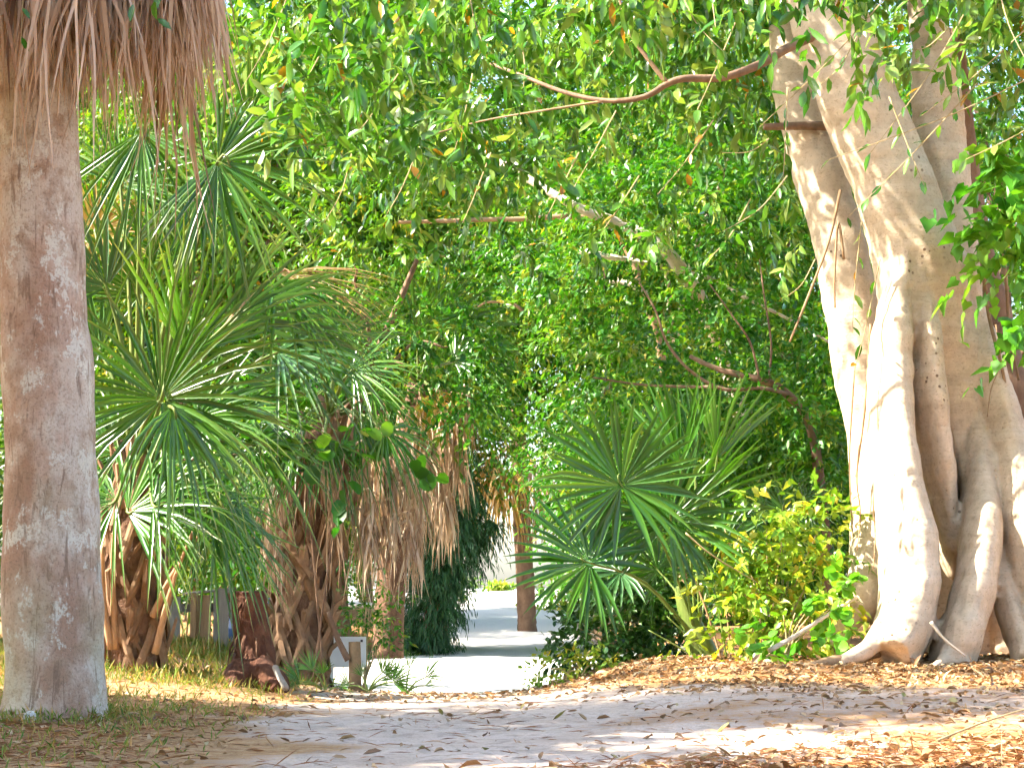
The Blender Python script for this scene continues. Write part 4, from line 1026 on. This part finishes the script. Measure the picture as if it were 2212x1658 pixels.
bush('dune_shrub', 'small sunlit green bush on the dune crest at the end of the track', 1072, 88, [pb_(1072, 1266, 88, 20, .4, 3), pb_(1095, 1269, 88, 15, .3, 2)], 40, 'yellow_leaf', (.3, .12), 44, 'lite', tl=.2)
bush('dune_shrub', 'pale sunlit dune scrub beyond the distant palm trunk', 1250, 62, [pb_(1190, 1285, 62, 50, 1, 30), pb_(1270, 1280, 62, 60, 1, 40)], 200, 'yellow_leaf', (.22, .08), 45, 'lite', tl=.6)
bush('dune_shrub', 'low brownish dune scrub left of the track mouth', 985, 70, [pb_(985, 1262, 70, 35, .6, 12)], 60, 'olive_leaf', (.25, .08), 46, 'lite', tl=.5)

# ------------------------------------------------------------------ stump, fence, odds and ends
st = empty('palm_stump', G(545, 14), 'dark rotting cut palm stump at the edge of the track', 'stump')
mb = MB()
ptube(mb, [(556, 1500, 14, 62), (552, 1450, 14, 52), (546, 1400, 14, 42), (540, 1340, 14, 38), (536, 1290, 14, 42), (535, 1276, 14, 42)], 18)
ptube(mb, [(560, 1440, 13.9, 34), (585, 1465, 13.8, 32), (605, 1490, 13.7, 22)], 10)
ptube(mb, [(525, 1440, 13.9, 30), (508, 1470, 13.8, 26), (500, 1495, 13.7, 16)], 10)
link('trunk', remesh('trunk', mb, .011, 'rot', .014, 11, 0), st)
rg = random.Random(3)
for i in range(20):
    a = rg.uniform(-2.9, -.2); zt = rg.uniform(1290, 1430)
    p = P(543 + 44 * math.cos(a) * (1.1 if zt > 1400 else 1), zt, 14 + .15 * math.sin(a))
    q = p + Vector((math.cos(a) * .03, math.sin(a) * .03, -rg.uniform(.06, .16)))
    branch('bark_flake', st, [p - Vector((math.cos(a) * .01, math.sin(a) * .01, 0)), p.lerp(q, .5) + Vector((math.cos(a), math.sin(a), 0)) * .012, q], rg.uniform(.005, .011), .003, rg.choice(['rot', 'rot', 'boot_core']), 5, 2)

fe = empty('board_fence', G(440, 18), 'weathered upright board fence behind the stump', 'fence')
rg = random.Random(12)
x = 300
for i, (x0, x1, y0, mt_) in enumerate([(286, 318, 1292, 'board'), (322, 352, 1300, 'board'), (362, 390, 1288, 'board'), (412, 424, 1280, 'tan_board'), (424, 456, 1284, 'tan_board'), (462, 474, 1276, 'board'), (474, 494, 1274, 'board'), (590, 600, 1290, 'board')]):
    YY = 18 + rg.uniform(-.06, .06) - (.15 if i in (6,) else 0)
    pt = P((x0 + x1) / 2, y0, YY); gz = TZ(pt.x, YY) - .08
    b = MB(); b.box((pt.x, YY, (pt.z + gz) / 2), M(x1 - x0, YY), .028, pt.z - gz, rg.uniform(-.06, .06))
    b.build('board', mt_, fe, False)
for zy in (1312, 1392):
    a_, b__ = P(280, zy, 18.07), P(604, zy, 18.07)
    b = MB(); b.box(((a_.x + b__.x) / 2, 18.07, a_.z), b__.x - a_.x, .04, .08); b.build('rail', 'board', fe, False)
a_, b__ = P(395, 1282, 18.0), P(510, 1270, 18.0)
branch('top_rail', fe, [a_, b__], .016, .016, 'board', 6)

ba = empty('barrel', G(540, 18.9), 'dark blue barrel mostly hidden behind the palm stump', 'barrel')
p = P(540, 1440, 18.9); gz = TZ(p.x, 18.9); r = M(54, 18.9)
prof = [(0, .0), (.93, 0), (1, .02), (1, .2), (1.04, .215), (1.04, .235), (1, .25), (1, .36), (1.04, .375), (1.04, .395), (1, .41), (1, .49), (.94, .52), (.9, .52), (.88, .50), (0, .50)]
V = []; F = []; n = 28
for (rr, zz) in prof:
    for k in range(n):
        V.append((p.x + r * rr * math.cos(6.2832 * k / n), 18.9 + r * rr * math.sin(6.2832 * k / n), gz + zz))
for i in range(len(prof) - 1):
    for k in range(n):
        F.append((i * n + k, i * n + (k + 1) % n, (i + 1) * n + (k + 1) % n, (i + 1) * n + k))
link('shell', mesh('shell', V, F, 'barrel_blue'), ba)

wb = empty('white_board', G(745, 16.9), 'small white board standing behind the seedlings left of the white sand', 'board')
a_ = P(704, 1374, 16.9); b__ = P(790, 1440, 16.9)
b = MB(); b.box(((a_.x + b__.x) / 2, 16.9, (a_.z + b__.z) / 2), b__.x - a_.x, .02, a_.z - b__.z, .05); b.build('panel', 'white_paint', wb, False)
for px in (716, 776):
    b = MB(); q = P(px, 1400, 16.93); gz = TZ(q.x, 16.93) - .1; b.box((q.x, 16.935, (q.z + gz) / 2), .035, .035, q.z - gz); b.build('post', 'white_paint', wb, False)
for (px, py) in ((781, 1383), (712, 1383)):
    q = P(px, py, 16.885); b = MB(); b.box((q.x, 16.883, q.z), .02, .012, .02); b.build('bracket', 'dark_metal', wb, False)
po = empty('wooden_post', G(766, 16.3), 'short brown wooden post in front of the white board', 'post')
q = P(766, 1385, 16.3); b = MB(); gz = TZ(q.x, 16.3)
b.tube([Vector((q.x, 16.3, gz - .1)), Vector((q.x + .005, 16.3, (gz + q.z) / 2)), Vector((q.x, 16.3, q.z))], [.06, .056, .05], 10, jit=.06)
b.build('post', 'limb_bark', po)
branch('brace', po, [P(752, 1425, 16.25), P(730, 1380, 16.25), P(708, 1320, 16.25)], .03, .02, 'brown_bark', 7)
bk = link('fallen_stick', MB().__class__ and (lambda b: (b.tube(smoothpath([P(594, 1440, 13.3), P(604, 1462, 13.2), P(618, 1486, 13.1)], 4), .022, 7, jit=.08), mesh('fallen_stick', np.array(b.v), b.f, 'board', np.array(b.t, np.float32)))[1])(MB()))
tag(bk, 'pale grey stick leaning at the foot of the stump', 'stick')
def loose_stick(label, pts, r, material='limb_bark'):
    b = MB(); pp = smoothpath(pts, 5); b.tube(pp, [r * (1 - .5 * i / len(pp)) for i in range(len(pp))], 7, jit=.1)
    o = link('fallen_branch', mesh('fallen_branch', np.array(b.v), b.f, material, np.array(b.t, np.float32)))
    tag(o, label, 'branch')
loose_stick('thin curved twig arching from the litter beside the fig root', [P(1440, 1478, 13.6), P(1448, 1458, 13.6), P(1475, 1444, 13.7), P(1530, 1440, 13.9)], .014)
loose_stick('pale fallen branch leaning on the fig roots', [P(1660, 1405, 15.0), P(1730, 1365, 15.1), P(1790, 1325, 15.3), P(1850, 1290, 15.5)], .022, 'pale_bark')
loose_stick('thin pale twig slanting across the yellow shrub', [P(1480, 1150, 15.6), P(1540, 1200, 15.6), P(1640, 1260, 15.7)], .008, 'twig')
loose_stick('short dry stick lying against the fig buttress', [P(2010, 1342, 14.6), P(2040, 1380, 14.6), P(2085, 1416, 14.6)], .014, 'pale_bark')
loose_stick('thin twig lying on the litter at the lower right', [P(2020, 1600, 8.2), P(2120, 1560, 8.6), P(2230, 1525, 9.0)], .006, 'twig')
# pale stone at the palm foot
b = MB(); q = G(85, 9.68); rgs = random.Random(4)
V = []; F = []; n = 10
for i in range(6):
    ph = -.3 + 1.87 * i / 5
    for k in range(n):
        th = 6.2832 * k / n; rr = .04 * max(.02, math.cos(ph)) * rgs.uniform(.7, 1.3)
        V.append((q.x + rr * math.cos(th), q.y + rr * math.sin(th), q.z + .05 * math.sin(ph) + .01))
for i in range(5):
    for k in range(n): F.append((i * n + k, i * n + (k + 1) % n, (i + 1) * n + (k + 1) % n, (i + 1) * n + k))
F.append(tuple(range(5 * n, 6 * n)))
o = link('stone', mesh('stone', V, F, 'shell')); tag(o, 'small white stone at the foot of the big palm trunk', 'stone')

# ------------------------------------------------------------------ ground cover
rng = np.random.default_rng(90)
def on_ground(n, x0, x1, y0, y1, dens):
    xs, ys = [], []
    while sum(map(len, xs)) < n:
        x = rng.uniform(x0, x1, n * 2); y = y0 + (y1 - y0) * rng.random(n * 2) ** 1.2
        k = rng.random(n * 2) < dens(x, y)
        xs.append(x[k]); ys.append(y[k])
    x = np.concatenate(xs)[:n]; y = np.concatenate(ys)[:n]
    return np.stack([x, y, terrain(x, y) + .004], 1)
def f_lit(x, y):
    return np.clip(smooth(.1, 1.6, x + (y - 13.5) * .12) * smooth(10.8, 13.2, y) + smooth(-.2, 1.3, x - (y - 7.2) * 1.1) * smooth(10.5, 7.5, y) * .8 + .015 * smooth(-1.6, 0, x) + smooth(12.5, 14, y) * smooth(-2, -.8, x) * .35 + .12 * (x < -1.2) + smooth(.2, 2.0, x) * .16, 0, 1)
p = on_ground(17000, -4.2, 5.5, 6.2, 17.5, f_lit)
def ring(n, cx, cy, r0, r1):
    th = rng.uniform(0, 6.283, n); r = r0 + (r1 - r0) * rng.random(n) ** 2
    x, y = cx + r * np.cos(th), cy + r * np.sin(th)
    return np.stack([x, y, terrain(x, y) + .004 + .05 * np.clip(1 - (r - r0) / .12, 0, 1) * rng.random(n)], 1)
foot = G(113, 10)
p = np.concatenate([p, ring(420, foot.x, foot.y, .28, .7)])
n = len(p)
dr = rng.normal(size=(n, 3)); dr[:, 2] *= .22
nor = rng.normal(size=(n, 3)) * .4 + np.array([0, 0, 1.])
V, F, T = leaves(p + np.array([0, 0, .006]), dr, nor, .058 * (.35 + 1.5 * rng.random(n) ** 1.6), .024 * (.4 + 1.4 * rng.random(n) ** 1.5), np.clip(rng.beta(2, 2, n), 0, 1), 'near', .35, .7)
o = link('leaf_litter', mesh('leaf_litter', V, F, 'litter', T, shade=False)); tag(o, 'brown and tan dry leaf litter over the sand and roots', 'leaf litter', kind='stuff')
p = on_ground(24000, -4, 5, 6.2, 14.5, lambda x, y: np.clip(smooth(-.2, 1.3, x - (y - 7.2) * 1.1) * smooth(10.5, 7.0, y) + .5 * smooth(-1.0, -2.0, x) * smooth(14, 8, y) + .03, 0, 1))
n = len(p); dr = rng.normal(size=(n, 3)); dr[:, 2] *= .12
V, F, T = leaves(p + np.array([0, 0, .004]), dr, np.tile([[0, 0, 1.]], (n, 1)) + rng.normal(size=(n, 3)) * .3, .13 * rng.uniform(.4, 1.2, n), .006, rng.beta(2, 2, n), 'lite', .1, .2)
o = link('pine_straw', mesh('pine_straw', V, F, 'straw', T, shade=False)); tag(o, 'reddish dry straw strewn over the near ground', 'straw', kind='stuff')
p = on_ground(20000, -5.2, -.6, 6.4, 18.5, lambda x, y: smooth(-1.1, -2.2, x + (y - 10) * .05) * (.25 + .75 * (snoise(np.stack([x, y, 0 * x], 1), 1.5) > -.1)) * (1 + 2 * smooth(12, 16, y)) * .4)
p = np.concatenate([p, ring(900, foot.x, foot.y, .29, .6)])
n = len(p); dr = rng.normal(size=(n, 3)) * .55; dr[:, 2] = np.abs(dr[:, 2]) * .3 + .75
V, F, T = leaves(p, dr, rng.normal(size=(n, 3)), (.05 + .05 * smooth(11, 16, p[:, 1])) * rng.uniform(.4, 1.5, n), .008, np.clip(rng.normal(.55, .25, n), 0, 1), 'lite', .35, .2)
o = link('grass', mesh('grass', V, F, 'grass', T, shade=False)); tag(o, 'short yellowing grass under the palms', 'grass', kind='stuff')
# single larger fallen leaves on the sand
FL = []
for i in range(5):
    V, F, T = leaves(np.zeros((1, 3)), np.array([[1., 0, 0]]), np.array([[0, 0, 1.]]), 1.0, .45, [[.1, .35, .5, .7, 1.0][i]], 'near', -.15 - .08 * i, .7)
    FL.append(mesh('fallen_leaf', V - np.array([[.5, 0, 0]]), F, 'litter', T))
rg = random.Random(17)
tone = ['dark brown', 'russet', 'tan', 'pale straw', 'yellowish green']
where = [((620, 1000), 'towards the big palm trunk'), ((1020, 1400), 'in mid track'), ((1420, 2050), 'towards the fig tree')]
deep = [((11.2, 13.4), 'near the crest of the sand'), ((9.1, 11), 'halfway up the near sand'), ((7.2, 8.9), 'on the nearest sand')]
for k in range(5):
    for (xr, wl) in where:
        for (yr, dl) in deep:
            q = G(rg.uniform(*xr), rg.uniform(*yr))
            o = bpy.data.objects.new('fallen_leaf', FL[k]); COL.objects.link(o)
            s = rg.uniform(.05, .085)
            o.location = (q.x, q.y, q.z + .012); o.scale = (s, s, s); o.rotation_euler = (rg.uniform(-.5, .5), rg.uniform(-.3, .3), rg.uniform(0, 6.28))
            tag(o, '%s dry fallen leaf %s, %s' % (tone[k], dl, wl), 'leaf', 'fallen leaves on the sand track')
bpy.context.view_layer.update()
